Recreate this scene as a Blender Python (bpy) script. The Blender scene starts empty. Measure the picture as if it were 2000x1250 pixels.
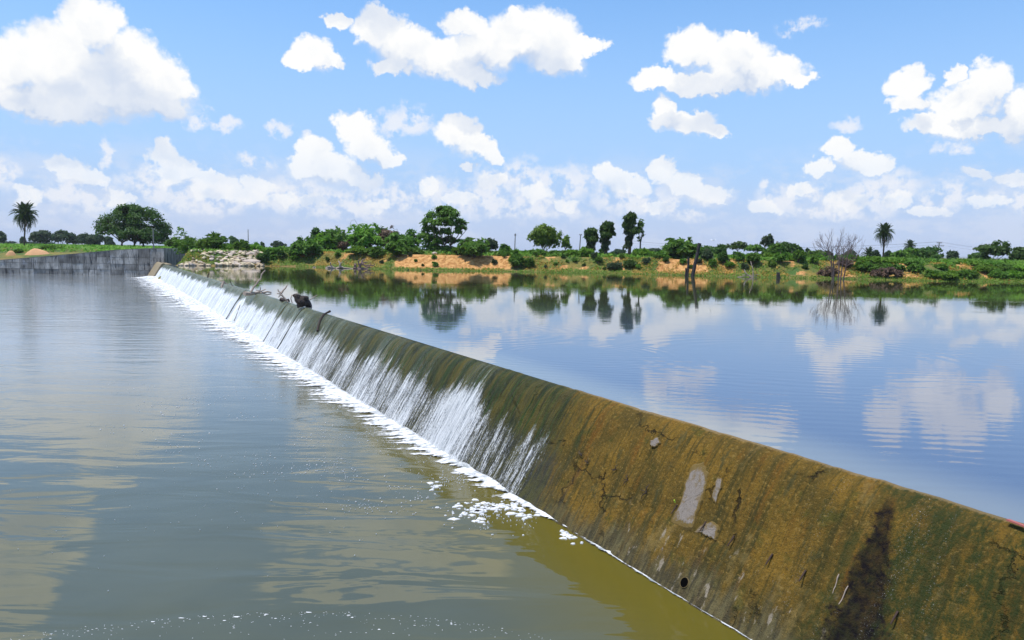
import bpy, bmesh, math, random
import numpy as np
from mathutils import Vector, Matrix

random.seed(7); RNG = np.random.default_rng(11)
scene = bpy.context.scene
COL = scene.collection
R = math.radians

# ------------------------------------------------------------------ camera
# +Y is the viewing direction over the ground, z = 0 is the river below the weir
FPX, HOR, ROLL, CZ = 1455.0, 490.0, R(0.9), 6.0
PITCH = math.atan((625 - HOR) / FPX)
_f = Vector((0, math.cos(PITCH), -math.sin(PITCH))); _r0 = Vector((1, 0, 0)); _u0 = _r0.cross(_f)
_r = _r0 * math.cos(ROLL) + _u0 * math.sin(ROLL)
_u = _u0 * math.cos(ROLL) - _r0 * math.sin(ROLL)
camd = bpy.data.cameras.new('camera'); cam = bpy.data.objects.new('camera', camd); COL.objects.link(cam)
camd.sensor_width = 36.0; camd.lens = 36.0 * FPX / 2000.0
camd.clip_start = 0.1; camd.clip_end = 30000
M = Matrix((_r, _u, -_f)).transposed().to_4x4(); M.translation = Vector((0, 0, CZ)); cam.matrix_world = M
scene.camera = cam

# ------------------------------------------------------------------ world, sun, exposure
SUN_EL, SUN_AZ = 70.0, -102.0           # azimuth from +Y towards +X
SKY_STRENGTH, SUN_STRENGTH, EXPOSURE = 0.15, 3.4, 0.5
scene.view_settings.view_transform = 'Standard'; scene.view_settings.look = 'None'
scene.view_settings.exposure = EXPOSURE; scene.view_settings.gamma = 1.0
scene.view_settings.use_curve_mapping = False

def ray(px, py):                         # direction of a point of the photograph (2000 x 1250)
    return (_f * FPX + _r * (px - 1000) - _u * (py - 625)).normalized()
def azel(px, py):
    d = ray(px, py); return math.atan2(d.x, d.y), math.asin(d.z)
def onz(px, py, z):
    d = ray(px, py); return Vector((0, 0, CZ)) + d * ((z - CZ) / d.z)
def ond(px, py, v):                      # point of that line of sight at distance v ahead
    d = ray(px, py); return Vector((0, 0, CZ)) + d * (v / d.y)

class NT:                                # small node-building helper
    def __init__(s, tree): s.t = tree; s.n = tree.nodes; s.l = tree.links
    def new(s, typ, **kw):
        n = s.n.new(typ)
        for k, v in kw.items(): setattr(n, k, v)
        return n
    def put(s, sock, v):
        if v is None: return
        if isinstance(v, bpy.types.NodeSocket): s.l.new(v, sock)
        else: sock.default_value = v
    def m(s, op, a, b=None, c=None, clamp=False):
        n = s.new('ShaderNodeMath', operation=op, use_clamp=clamp)
        for i, v in enumerate((a, b, c)): s.put(n.inputs[i], v)
        return n.outputs[0]
    def vm(s, op, a, b=None, c=None):
        n = s.new('ShaderNodeVectorMath', operation=op)
        for i, v in enumerate((a, b, c)): s.put(n.inputs[i], v)
        return n.outputs['Value'] if op in ('DOT_PRODUCT', 'LENGTH', 'DISTANCE') else n.outputs[0]
    def mr(s, v, a, b, c=0.0, d=1.0, smooth=True):
        n = s.new('ShaderNodeMapRange', interpolation_type='SMOOTHSTEP' if smooth else 'LINEAR')
        for i, x in enumerate((v, a, b, c, d)): s.put(n.inputs[i], x)
        return n.outputs[0]
    def xyz(s, x=0.0, y=0.0, z=0.0):
        n = s.new('ShaderNodeCombineXYZ')
        for i, v in enumerate((x, y, z)): s.put(n.inputs[i], v)
        return n.outputs[0]
    def sep(s, v):
        n = s.new('ShaderNodeSeparateXYZ'); s.put(n.inputs[0], v); return n.outputs
    def noise(s, vec, scale, detail=4.0, rough=0.55, dist=0.0, color=False):
        n = s.new('ShaderNodeTexNoise'); s.put(n.inputs['Vector'], vec); s.put(n.inputs['Scale'], scale)
        n.inputs['Detail'].default_value = detail; n.inputs['Roughness'].default_value = rough
        n.inputs['Distortion'].default_value = dist
        return n.outputs['Color' if color else 'Fac']
    def mix(s, f, a, b):
        n = s.new('ShaderNodeMix', data_type='RGBA'); s.put(n.inputs['Factor'], f)
        s.put(n.inputs[6], a if isinstance(a, bpy.types.NodeSocket) else (*a, 1)); s.put(n.inputs[7], b if isinstance(b, bpy.types.NodeSocket) else (*b, 1))
        return n.outputs[2]

world = bpy.data.worlds.new('World'); scene.world = world; world.use_nodes = True
wt = world.node_tree; wt.nodes.clear(); W = NT(wt)
sky = W.new('ShaderNodeTexSky', sky_type='NISHITA'); sky.sun_disc = False
sky.sun_elevation = R(SUN_EL); sky.sun_rotation = R(SUN_AZ); sky.altitude = 300; sky.air_density = 1.0; sky.dust_density = 0.6; sky.ozone_density = 1.6
geo = W.new('ShaderNodeTexCoord'); D = geo.outputs['Generated']
dx, dy, dz = W.sep(D)
az = W.m('ARCTAN2', dx, dy); el = W.m('ARCSINE', dz)
P0 = W.xyz(az, el, 0.0)
# billowing edges: the position is bent by noise before the cloud bodies are looked up
w1 = W.vm('SUBTRACT', W.noise(P0, 26.0, 3.0, 0.5, color=True), (0.5, 0.5, 0.5))
w2 = W.vm('SUBTRACT', W.noise(P0, 95.0, 6.0, 0.62, color=True), (0.5, 0.5, 0.5))
PW = W.vm('ADD', P0, W.vm('ADD', W.vm('MULTIPLY', w1, (0.044, 0.034, 0)), W.vm('MULTIPLY', w2, (0.024, 0.021, 0))))

CLOUDS = [ # x, y, half width, half height in the photograph's sky
 (180,50,58,62),(105,125,95,75),(250,130,80,66),(315,165,62,55),(15,130,60,62),(200,180,170,52),(70,205,120,34),(310,205,68,30),(-70,150,80,80),(150,215,90,24),
 (612,106,42,34),(580,118,30,20),(650,120,30,17),
 (738,55,50,42),(662,42,22,18),(795,92,65,40),(870,120,85,38),(920,150,58,22),(905,48,42,30),(1035,72,90,56),(1015,40,36,26),(1085,118,62,36),(1145,85,44,18),(955,95,75,46),(770,128,45,18),
 (1350,98,52,40),(1430,112,70,46),(1500,140,75,34),(1285,155,46,20),(1390,160,100,26),(1560,152,42,13),(1450,75,20,16),
 (1296,216,28,26),(1335,240,62,24),(1390,262,34,15),
 (1772,165,40,30),(1780,200,44,18),(1932,165,46,46),(1885,205,80,40),(1815,238,58,20),(1900,252,95,26),(1862,150,22,18),(1995,225,50,60),
 (1918,344,30,12),
 (695,248,38,30),(722,283,52,28),(762,308,28,18),(610,290,34,26),(640,330,74,32),(700,348,50,18),(588,325,26,22),
 (893,255,46,32),(932,280,36,24),(962,302,18,13),(916,322,20,11),
 (318,303,32,26),(345,335,46,30),(402,340,20,14),(420,366,48,24),(505,366,32,20),(490,386,44,16),(130,328,42,22),(170,350,52,20),
 (1184,335,26,24),(1220,360,46,22),(1290,334,22,22),(1335,354,46,20),(1380,378,46,20),
 (560,392,26,16),(615,398,30,14),(842,362,22,20),(905,388,30,16),(965,352,26,18),(1045,372,34,18),(1105,398,30,14),(1500,402,34,14),(1562,372,26,16),(1655,392,40,18),(1762,388,30,18),(1822,412,36,14),(1935,398,34,18),(60,378,34,18),(232,392,34,16),(720,402,34,13),(1280,402,34,14),
 (1596,326,38,18),(1642,288,28,22),(1692,314,52,22),(1985,350,34,14),
]
SOFT = [
 (438,241,34,13),(545,248,20,16),(497,316,34,15),(1860,296,36,15),(390,235,20,24),(600,262,14,10),
 (790,238,58,24),(1565,50,50,12),(1650,241,32,14),(5,335,34,40),(1000,340,62,32),(1085,358,80,34),(950,380,46,32),(845,375,46,34),(765,385,70,26),(300,360,60,34),(400,390,90,30),
 (150,385,110,30),(560,385,60,36),(1230,390,80,30),(1505,362,24,16),(1560,385,80,26),(1720,370,80,34),(1850,385,60,24),(1990,392,50,30),(1640,405,110,24),(210,300,14,30),(1330,400,80,24),(640,400,120,26),(1010,405,160,24),
]
REFLECTED = [ # clouds above the picture's upper edge that the river mirrors: where their reflection lies
 (60,1040,120,70),(30,1150,90,70),(720,1020,170,50),(840,1105,150,40),(620,1120,110,30),
]
def field(Pv, items):
    acc = None
    for (a, e, ra, re_) in items:
        q = W.vm('MULTIPLY_ADD', Pv, (1/ra, 1/re_, 0), (-a/ra, -e/re_, 0))
        dd = W.vm('DOT_PRODUCT', q, q)
        acc = dd if acc is None else W.m('SMOOTH_MIN', acc, dd, 0.25)
    return acc
def conv(lst, mirror=False):
    out = []
    for (x, y, rx, ry) in lst:
        a, e = azel(x, y); a1, _ = azel(x + rx, y); _, e1 = azel(x, y - ry)
        out.append((a, -e if mirror else e, abs(a1 - a) * 1.12, abs(e1 - e) * 1.12))
    return out
body = conv(CLOUDS) + conv(REFLECTED, True)
F1 = field(PW, body)
F2 = field(W.vm('ADD', PW, (-0.010, 0.022, 0)), body)
F3 = field(PW, conv(SOFT))
F4 = field(W.vm('ADD', PW, (-0.012, 0.052, 0)), body)
under = W.mr(W.m('SUBTRACT', F1, F2), 0.05, 0.55)
cl = W.mr(F1, 1.14, W.m('ADD', 0.58, W.m('MULTIPLY', under, -0.52)))
soft = W.m('MULTIPLY', W.mr(F3, 1.5, 0.1), W.mr(W.noise(P0, 42.0, 7.0, 0.62), 0.40, 0.56))
# the rest of the sky carries on with scattered cumulus
plan = W.vm('DIVIDE', D, W.xyz(W.m('ADD', W.m('MAXIMUM', dz, 0.0), 0.12), W.m('ADD', W.m('MAXIMUM', dz, 0.0), 0.12), 1.0))
gen = W.mr(W.noise(plan, 1.1, 7.0, 0.55), 0.56, 0.66)
inside = W.m('MULTIPLY', W.mr(W.m('ABSOLUTE', az), 0.62, 0.78, 1.0, 0.0), W.mr(el, 0.50, 0.62, 1.0, 0.0))
gen = W.m('MULTIPLY', W.m('MULTIPLY', gen, W.m('SUBTRACT', 1.0, inside)), W.mr(dz, 0.0, 0.06))
tuft = W.noise(PW, 30.0, 5.0, 0.5)
shade = W.m('ADD', W.m('MULTIPLY', under, 0.50), W.m('ADD', W.m('MULTIPLY', W.mr(F2, 0.8, 0.0), 0.20), W.m('MULTIPLY', W.mr(F4, 1.2, 0.15), 0.55)))
shade = W.m('ADD', shade, W.m('MULTIPLY', W.m('SUBTRACT', 0.46, tuft), 1.1), clamp=True)
cloud_col = W.mix(shade, (1.02, 1.02, 1.01), (0.62, 0.71, 0.87))
skyn = W.new('ShaderNodeHueSaturation'); W.put(skyn.inputs['Color'], sky.outputs[0]); skyn.inputs['Saturation'].default_value = 1.3
base = W.vm('MULTIPLY', skyn.outputs[0], (SKY_STRENGTH * 2 ** EXPOSURE,) * 3)
hz = W.m('POWER', 2.718, W.m('MULTIPLY', W.m('MAXIMUM', el, 0.0), -9.0))
band_t = W.m('ADD', W.mr(W.noise(W.vm('MULTIPLY', P0, (1, 2.2, 1)), 9.0, 8.0, 0.62), 0.47, 0.60), W.m('MULTIPLY', W.mr(W.noise(W.vm('MULTIPLY', P0, (1, 1.5, 1)), 34.0, 6.0, 0.6), 0.52, 0.62), 0.5), clamp=True)
band = W.m('MULTIPLY', W.m('MULTIPLY', band_t, W.m('MULTIPLY', W.mr(el, 0.150, 0.075), W.mr(el, -0.03, 0.0))), 0.36)
air = W.mix(W.mr(el, 0.0, 0.13), (0.49, 0.60, 0.87), (0.40, 0.60, 0.95))
base = W.mix(W.mr(el, 0.02, 0.42, 0.92, 0.15), base, air)
base = W.mix(band, base, (0.80, 0.83, 0.93))
base = W.mix(W.m('MULTIPLY', soft, 0.85), base, (0.90, 0.92, 0.98))
base = W.mix(gen, base, (0.92, 0.93, 0.96))
fade = W.mr(el, 0.055, 0.15, 0.62, 1.0)
col = W.mix(W.m('MULTIPLY', cl, fade), base, cloud_col)
bg = W.new('ShaderNodeBackground'); W.put(bg.inputs['Color'], W.vm('MULTIPLY', col, (2 ** -EXPOSURE / SKY_STRENGTH,) * 3)); bg.inputs['Strength'].default_value = SKY_STRENGTH
wo = W.new('ShaderNodeOutputWorld'); wt.links.new(bg.outputs[0], wo.inputs[0])
world.cycles.sampling_method = 'MANUAL'; world.cycles.sample_map_resolution = 512

sd = bpy.data.lights.new('sun', 'SUN'); sd.energy = SUN_STRENGTH; sd.angle = R(0.53); sd.color = (1.0, 0.96, 0.90)
sun = bpy.data.objects.new('sun', sd); COL.objects.link(sun)
sv = Vector((math.sin(R(SUN_AZ)) * math.cos(R(SUN_EL)), math.cos(R(SUN_AZ)) * math.cos(R(SUN_EL)), math.sin(R(SUN_EL))))
sun.rotation_euler = sv.to_track_quat('Z', 'Y').to_euler()

# ------------------------------------------------------------------ small tools
def link(name, me, mat=None, parent=None, loc=None):
    o = bpy.data.objects.new(name, me); COL.objects.link(o)
    if mat is not None and not me.materials:
        me.materials.append(mat)
    if parent is not None: o.parent = parent
    if loc is not None: o.location = loc
    return o
def empty(name, loc, rz=0.0):
    o = bpy.data.objects.new(name, None); COL.objects.link(o); o.location = loc; o.rotation_euler = (0, 0, rz)
    o.empty_display_size = 0.3
    return o
def tag(o, label=None, cat=None, group=None, kind=None):
    if label: o['label'] = label
    if cat: o['category'] = cat
    if group: o['group'] = group
    if kind: o['kind'] = kind
    return o
def copy_tree(o):
    c = o.copy(); COL.objects.link(c)
    for ch in o.children:
        k = ch.copy(); COL.objects.link(k); k.parent = c; k.matrix_parent_inverse = ch.matrix_parent_inverse.copy()
        for g in ch.children:
            q = g.copy(); COL.objects.link(q); q.parent = k
    return c
class MB:
    def __init__(s): s.v = []; s.f = []
    def box(s, x0, x1, y0, y1, z0, z1):
        b = len(s.v)
        s.v += [(x0,y0,z0),(x1,y0,z0),(x1,y1,z0),(x0,y1,z0),(x0,y0,z1),(x1,y0,z1),(x1,y1,z1),(x0,y1,z1)]
        s.f += [tuple(b+i for i in q) for q in ((0,3,2,1),(4,5,6,7),(0,1,5,4),(1,2,6,5),(2,3,7,6),(3,0,4,7))]
    def tube(s, pts, radii, sides=6, cap=True):
        pts = [Vector(p) for p in pts]; b = len(s.v); n = len(pts); prev = None
        for i, p in enumerate(pts):
            d = (pts[min(i+1, n-1)] - pts[max(i-1, 0)]).normalized()
            if prev is None:
                a = d.cross(Vector((0.3, 1, 0.2))).normalized()
            else:
                a = (prev - d * prev.dot(d)).normalized()
            prev = a; c = d.cross(a)
            for k in range(sides):
                t = 2 * math.pi * k / sides
                s.v.append(tuple(p + (a * math.cos(t) + c * math.sin(t)) * radii[i]))
        for i in range(n-1):
            for k in range(sides):
                k2 = (k+1) % sides
                s.f.append((b+i*sides+k, b+i*sides+k2, b+(i+1)*sides+k2, b+(i+1)*sides+k))
        if cap:
            s.f.append(tuple(b+k for k in reversed(range(sides)))); s.f.append(tuple(b+(n-1)*sides+k for k in range(sides)))
    def mesh(s, name, smooth=False):
        me = bpy.data.meshes.new(name); me.from_pydata(s.v, [], s.f); me.update()
        if smooth: me.polygons.foreach_set('use_smooth', [True] * len(me.polygons))
        return me
    def build(s, name, mat, parent=None, smooth=False, loc=None):
        return link(name, s.mesh(name, smooth), mat, parent, loc)

_LAT = RNG.random((256, 256))
def vnoise(x, y):
    x = np.asarray(x, float); y = np.asarray(y, float)
    xi = np.floor(x).astype(int); yi = np.floor(y).astype(int); fx = x - xi; fy = y - yi
    fx = fx*fx*(3-2*fx); fy = fy*fy*(3-2*fy); a = xi & 255; b = yi & 255; a1 = (a+1) & 255; b1 = (b+1) & 255
    return (_LAT[a,b]*(1-fx)+_LAT[a1,b]*fx)*(1-fy)+(_LAT[a,b1]*(1-fx)+_LAT[a1,b1]*fx)*fy
def fbm(x, y, o=4):
    s = 0; amp = 0.5
    for i in range(o):
        s = s + amp*vnoise(np.asarray(x)*2**i+i*17.3, np.asarray(y)*2**i+i*9.1); amp *= 0.5
    return s / (1-0.5**o)
def sstep(a, b, x):
    t = np.clip((np.asarray(x, float)-a)/(b-a), 0, 1); return t*t*(3-2*t)

def mat(name):
    m = bpy.data.materials.new(name); m.use_nodes = True; t = m.node_tree
    b = t.nodes['Principled BSDF']; return m, NT(t), b
def simple(name, col, rough=0.8, var=0.25, scale=3.0, bump=0.0, island=0.0):
    m, N, b = mat(name)
    tc = N.new('ShaderNodeTexCoord').outputs['Object']
    n = N.noise(tc, scale, 5.0, 0.6)
    c = N.mix(n, tuple(x*(1-var) for x in col), tuple(min(1, x*(1+var)) for x in col))
    if island:
        g = N.new('ShaderNodeNewGeometry').outputs['Random Per Island']
        h = N.new('ShaderNodeHueSaturation'); N.put(h.inputs['Color'], c)
        N.put(h.inputs['Value'], N.mr(g, 0, 1, 1-island, 1+island, False)); c = h.outputs[0]
    N.put(b.inputs['Base Color'], c); b.inputs['Roughness'].default_value = rough
    if bump:
        bn = N.new('ShaderNodeBump'); bn.inputs['Strength'].default_value = bump; N.put(bn.inputs['Height'], N.noise(tc, scale*6, 5, 0.6)); N.put(b.inputs['Normal'], bn.outputs[0])
    return m
def leafmat(name, col, col2, trans=0.42):
    m, N, b = mat(name)
    g = N.new('ShaderNodeNewGeometry').outputs['Random Per Island']
    oi = N.new('ShaderNodeObjectInfo').outputs['Random']
    c = N.mix(g, col, col2)
    h = N.new('ShaderNodeHueSaturation'); N.put(h.inputs['Color'], c); N.put(h.inputs['Value'], N.mr(oi, 0, 1, 1.0, 1.45, False)); N.put(h.inputs['Hue'], N.mr(oi, 0, 1, 0.49, 0.51, False))
    N.put(b.inputs['Base Color'], h.outputs[0]); b.inputs['Roughness'].default_value = 0.6; b.inputs['Specular IOR Level'].default_value = 0.25
    tr = N.new('ShaderNodeBsdfTranslucent'); N.put(tr.inputs['Color'], h.outputs[0])
    mx = N.new('ShaderNodeMixShader'); mx.inputs[0].default_value = trans
    N.l.new(b.outputs[0], mx.inputs[1]); N.l.new(tr.outputs[0], mx.inputs[2]); N.l.new(mx.outputs[0], N.n['Material Output'].inputs[0])
    return m
LEAF = {
 'dark': leafmat('leaf_dark', (0.032, 0.078, 0.012), (0.070, 0.128, 0.022)),
 'mid': leafmat('leaf_mid', (0.055, 0.132, 0.013), (0.108, 0.205, 0.022)),
 'bright': leafmat('leaf_bright', (0.080, 0.185, 0.013), (0.145, 0.262, 0.024)),
 'lime': leafmat('leaf_lime', (0.095, 0.170, 0.016), (0.160, 0.240, 0.030)),
 'grey': leafmat('leaf_grey', (0.040, 0.070, 0.030), (0.075, 0.105, 0.045)),
 'far': leafmat('leaf_far', (0.034, 0.066, 0.026), (0.058, 0.098, 0.038)),
 'palm': leafmat('leaf_palm', (0.030, 0.060, 0.020), (0.070, 0.105, 0.040), 0.2),
 'brown': leafmat('twig_brown', (0.090, 0.055, 0.035), (0.150, 0.095, 0.060), 0.1),
 'straw': leafmat('leaf_straw', (0.250, 0.165, 0.024), (0.360, 0.240, 0.045), 0.3),
}
BARK = simple('bark', (0.10, 0.075, 0.055), 0.9, 0.4, 4.0, 0.4)
BARKG = simple('bark_grey', (0.16, 0.13, 0.12), 0.9, 0.3, 4.0, 0.4)
DRIFT = simple('driftwood', (0.36, 0.28, 0.22), 0.85, 0.35, 3.0, 0.5)
WETWOOD = simple('wet_wood', (0.030, 0.018, 0.013), 0.75, 0.6, 8.0, 0.6)
POLE = simple('pole_concrete', (0.24, 0.23, 0.21), 0.8, 0.2, 2.0)

# ------------------------------------------------------------------ setting: lie of the land
WYAW = R(29.0)                       # the weir runs 29 degrees to the left of the view
cy_, sy_ = math.cos(WYAW), math.sin(WYAW)
def w2l(u, v): return u*cy_ + v*sy_, -u*sy_ + v*cy_         # world -> weir frame (across, along)
def l2w(x, t): return x*cy_ - t*sy_, x*sy_ + t*cy_
RES = 2.5                            # level of the reservoir
SHORE = [onz(*p, RES) for p in ((345,519),(430,519.5),(510,520),(600,521),(690,524),(760,526),(850,528.5),(960,530),(1060,532),(1200,534),(1340,538),(1480,541.5),(1640,545),(1760,547.5),(1850,549.5),(2000,550.5))]
SU = np.array([-400, -101, -72.5] + [p.x for p in SHORE] + [140, 260, 420]); SV = np.array([140, 147.0, 150.0] + [p.y for p in SHORE] + [104, 70, 0])
def shore(u): return np.interp(u, SU, SV)
WALLU = np.array([-400, -128, -101.5, -78.0, -71.0, -60]); WALLZ = np.array([1.2, 1.6, 2.8, 5.25, 5.5, 5.3])
def height(u, v):
    u = np.asarray(u, float); v = np.asarray(v, float)
    d = v - shore(u) + (fbm(u*0.25, v*0.25)-0.5)*1.6
    n = fbm(u*0.35+50, v*0.35); nb = fbm(u*0.06, v*0.06+30)
    top = 5.0 + 0.5*(nb-0.5) + 0.25*(n-0.5)
    scarp = 3.0 + 4.0*vnoise(u*0.09+3, v*0.02)
    rise = 0.22*sstep(0, 1.2, d) + 0.35*sstep(1.0, 4, d) + (top-RES-0.57)*sstep(2.2, 2.2+scarp, d+1.6*(n-0.5))
    zr = RES + np.where(d < 0, np.maximum(-5.5, d*0.3), rise)
    wz = np.interp(u, WALLU, WALLZ)
    dl = v - np.interp(u, SU, SV)
    zl = np.where(dl < 1.0, -3.0, np.minimum(wz-0.35, 5.0) + (5.0-np.minimum(wz-0.35, 5.0))*sstep(2, 26, dl) + 0.2*(n-0.5))
    left = u < -71.8
    z = np.where(left, zl, zr)
    near = sstep(-14, -30, v)*7.2
    z = np.where(v < 20, -3.0 + near, z)
    far = sstep(260, 700, v); z = z*(1-far) + far*(4.9+0*z)
    return np.where((u < -60) & (u > -72.5) & (v < 157), np.minimum(z, -3.0), z)
def hz_(u, v): return float(height(np.array([u]), np.array([v]))[0])

us = np.unique(np.concatenate([np.linspace(-12000, -400, 14), np.linspace(-400, -130, 28), np.arange(-130, 131, 0.8), np.linspace(131, 420, 40), np.linspace(420, 12000, 14)]))
vs = np.unique(np.concatenate([np.linspace(-3000, -60, 8), np.linspace(-60, 100, 30), np.arange(100, 172, 0.6), np.linspace(172, 280, 45), np.linspace(280, 900, 30), np.linspace(900, 14000, 16)]))
U, V = np.meshgrid(us, vs); Z = height(U, V)
# sandy places along the bank, given as stretches of the shore (photograph x, strength)
def ux(px, v=134.0): return ond(px, 500, v).x
SAND = [(775,1000,1.0),(1055,1105,0.42),(1120,1190,0.50),(1192,1216,0.8),(1258,1350,0.68),(1362,1402,0.55),(1478,1508,0.6),(1540,1585,0.58),(1600,1690,0.58),(1775,1795,.5),(1800,1832,0.85),(1850,1878,0.85),(1905,1950,.5),(560,770,.34)]
def sandy(u, v):
    d = v - shore(u); s = np.zeros_like(u)
    for a, b, k in SAND:
        ua, ub = ux(a), ux(b); s = np.maximum(s, k*sstep(ua-1.2, ua+1.2, u)*sstep(ub+1.2, ub-1.2, u))
    s = s*sstep(1.2, 2.6, d)*sstep(10.5, 7.0, d)
    return np.clip(s*1.30 - 1.5*(fbm(u*0.42+9, v*0.7)-0.36), 0, 1)*(s > 0.02)
SA = sandy(U, V)
nx, ny = len(us), len(vs)
me = bpy.data.meshes.new('ground'); idx = np.arange(nx*ny).reshape(ny, nx)
quads = np.stack([idx[:-1,:-1], idx[:-1,1:], idx[1:,1:], idx[1:,:-1]], -1).reshape(-1, 4)
me.from_pydata(np.stack([U, V, Z], -1).reshape(-1, 3).tolist(), [], quads.tolist())
at = me.attributes.new('sand', 'FLOAT', 'POINT'); at.data.foreach_set('value', SA.reshape(-1).astype(np.float32))
me.polygons.foreach_set('use_smooth', [True]*len(me.polygons)); me.update()
gm, N, b = mat('ground_soil')
pos = N.new('ShaderNodeNewGeometry').outputs['Position']
sa = N.new('ShaderNodeAttribute', attribute_name='sand').outputs['Fac']
n1 = N.noise(pos, 0.35, 6, 0.62); n2 = N.noise(pos, 1.7, 6, 0.65)
grass = N.mix(N.mr(n1, 0.35, 0.65), (0.050, 0.115, 0.016), (0.230, 0.170, 0.030))
grass = N.mix(N.mr(n2, 0.55, 0.75), grass, (0.035, 0.075, 0.014))
sand = N.mix(N.mr(N.noise(N.vm('MULTIPLY', pos, (1.6, 1.6, 0.5)), 0.9, 7, 0.7), 0.40, 0.62), (0.62, 0.335, 0.115), (0.36, 0.155, 0.036))
px_, py_, pz_ = N.sep(pos)
mud = N.mix(n2, (0.16, 0.12, 0.03), (0.28, 0.19, 0.05))
c = N.mix(N.mr(N.m('ADD', sa, N.m('MULTIPLY', N.m('SUBTRACT', n2, 0.5), 1.3)), 0.36, 0.52), grass, sand)
c = N.mix(N.m('MULTIPLY', N.mr(N.m('ADD', pz_, N.m('MULTIPLY', n1, 0.5)), 3.25, 2.85), N.mr(pz_, 2.3, 2.4)), c, mud)
N.put(b.inputs['Base Color'], c); b.inputs['Roughness'].default_value = 0.95
bn = N.new('ShaderNodeBump'); bn.inputs['Strength'].default_value = 0.9; bn.inputs['Distance'].default_value = 0.6; N.put(bn.inputs['Height'], N.noise(pos, 1.3, 7, 0.65)); N.put(b.inputs['Normal'], bn.outputs[0])
tag(link('ground', me, gm), kind='structure')

# distant blue hills
for k, (pa, pb, h, v, ph) in enumerate(((1780, 1960, 34, 7500, 0.3), (1660, 1800, 22, 8200, 1.7), (1900, 2240, 40, 8600, 2.4), (-200, 120, 26, 8600, 4.0))):
    xa, xb = ond(pa, 500, v).x, ond(pb, 500, v).x; n = 40; vv = []; ff = []
    for i in range(n+1):
        t = i/n; x = xa + (xb-xa)*t; hh = h*(math.sin(math.pi*t)**0.7)*(0.72+0.28*math.sin(ph+7*t)+0.12*math.sin(ph*3+19*t))
        vv += [(x, v-500, -5), (x, v, 5+hh), (x, v+600, -5)]
        if i: q = 3*i; ff += [(q-3, q, q+1, q-2), (q-2, q+1, q+2, q-1)]
    hm = bpy.data.meshes.new('hill'); hm.from_pydata(vv, [], ff); hm.update(); hm.polygons.foreach_set('use_smooth', [True]*len(hm.polygons))
    tag(link('hill', hm, simple('hill_scrub', (0.10, 0.12, 0.10), 0.95, 0.2, 0.01)), kind='structure')

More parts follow.
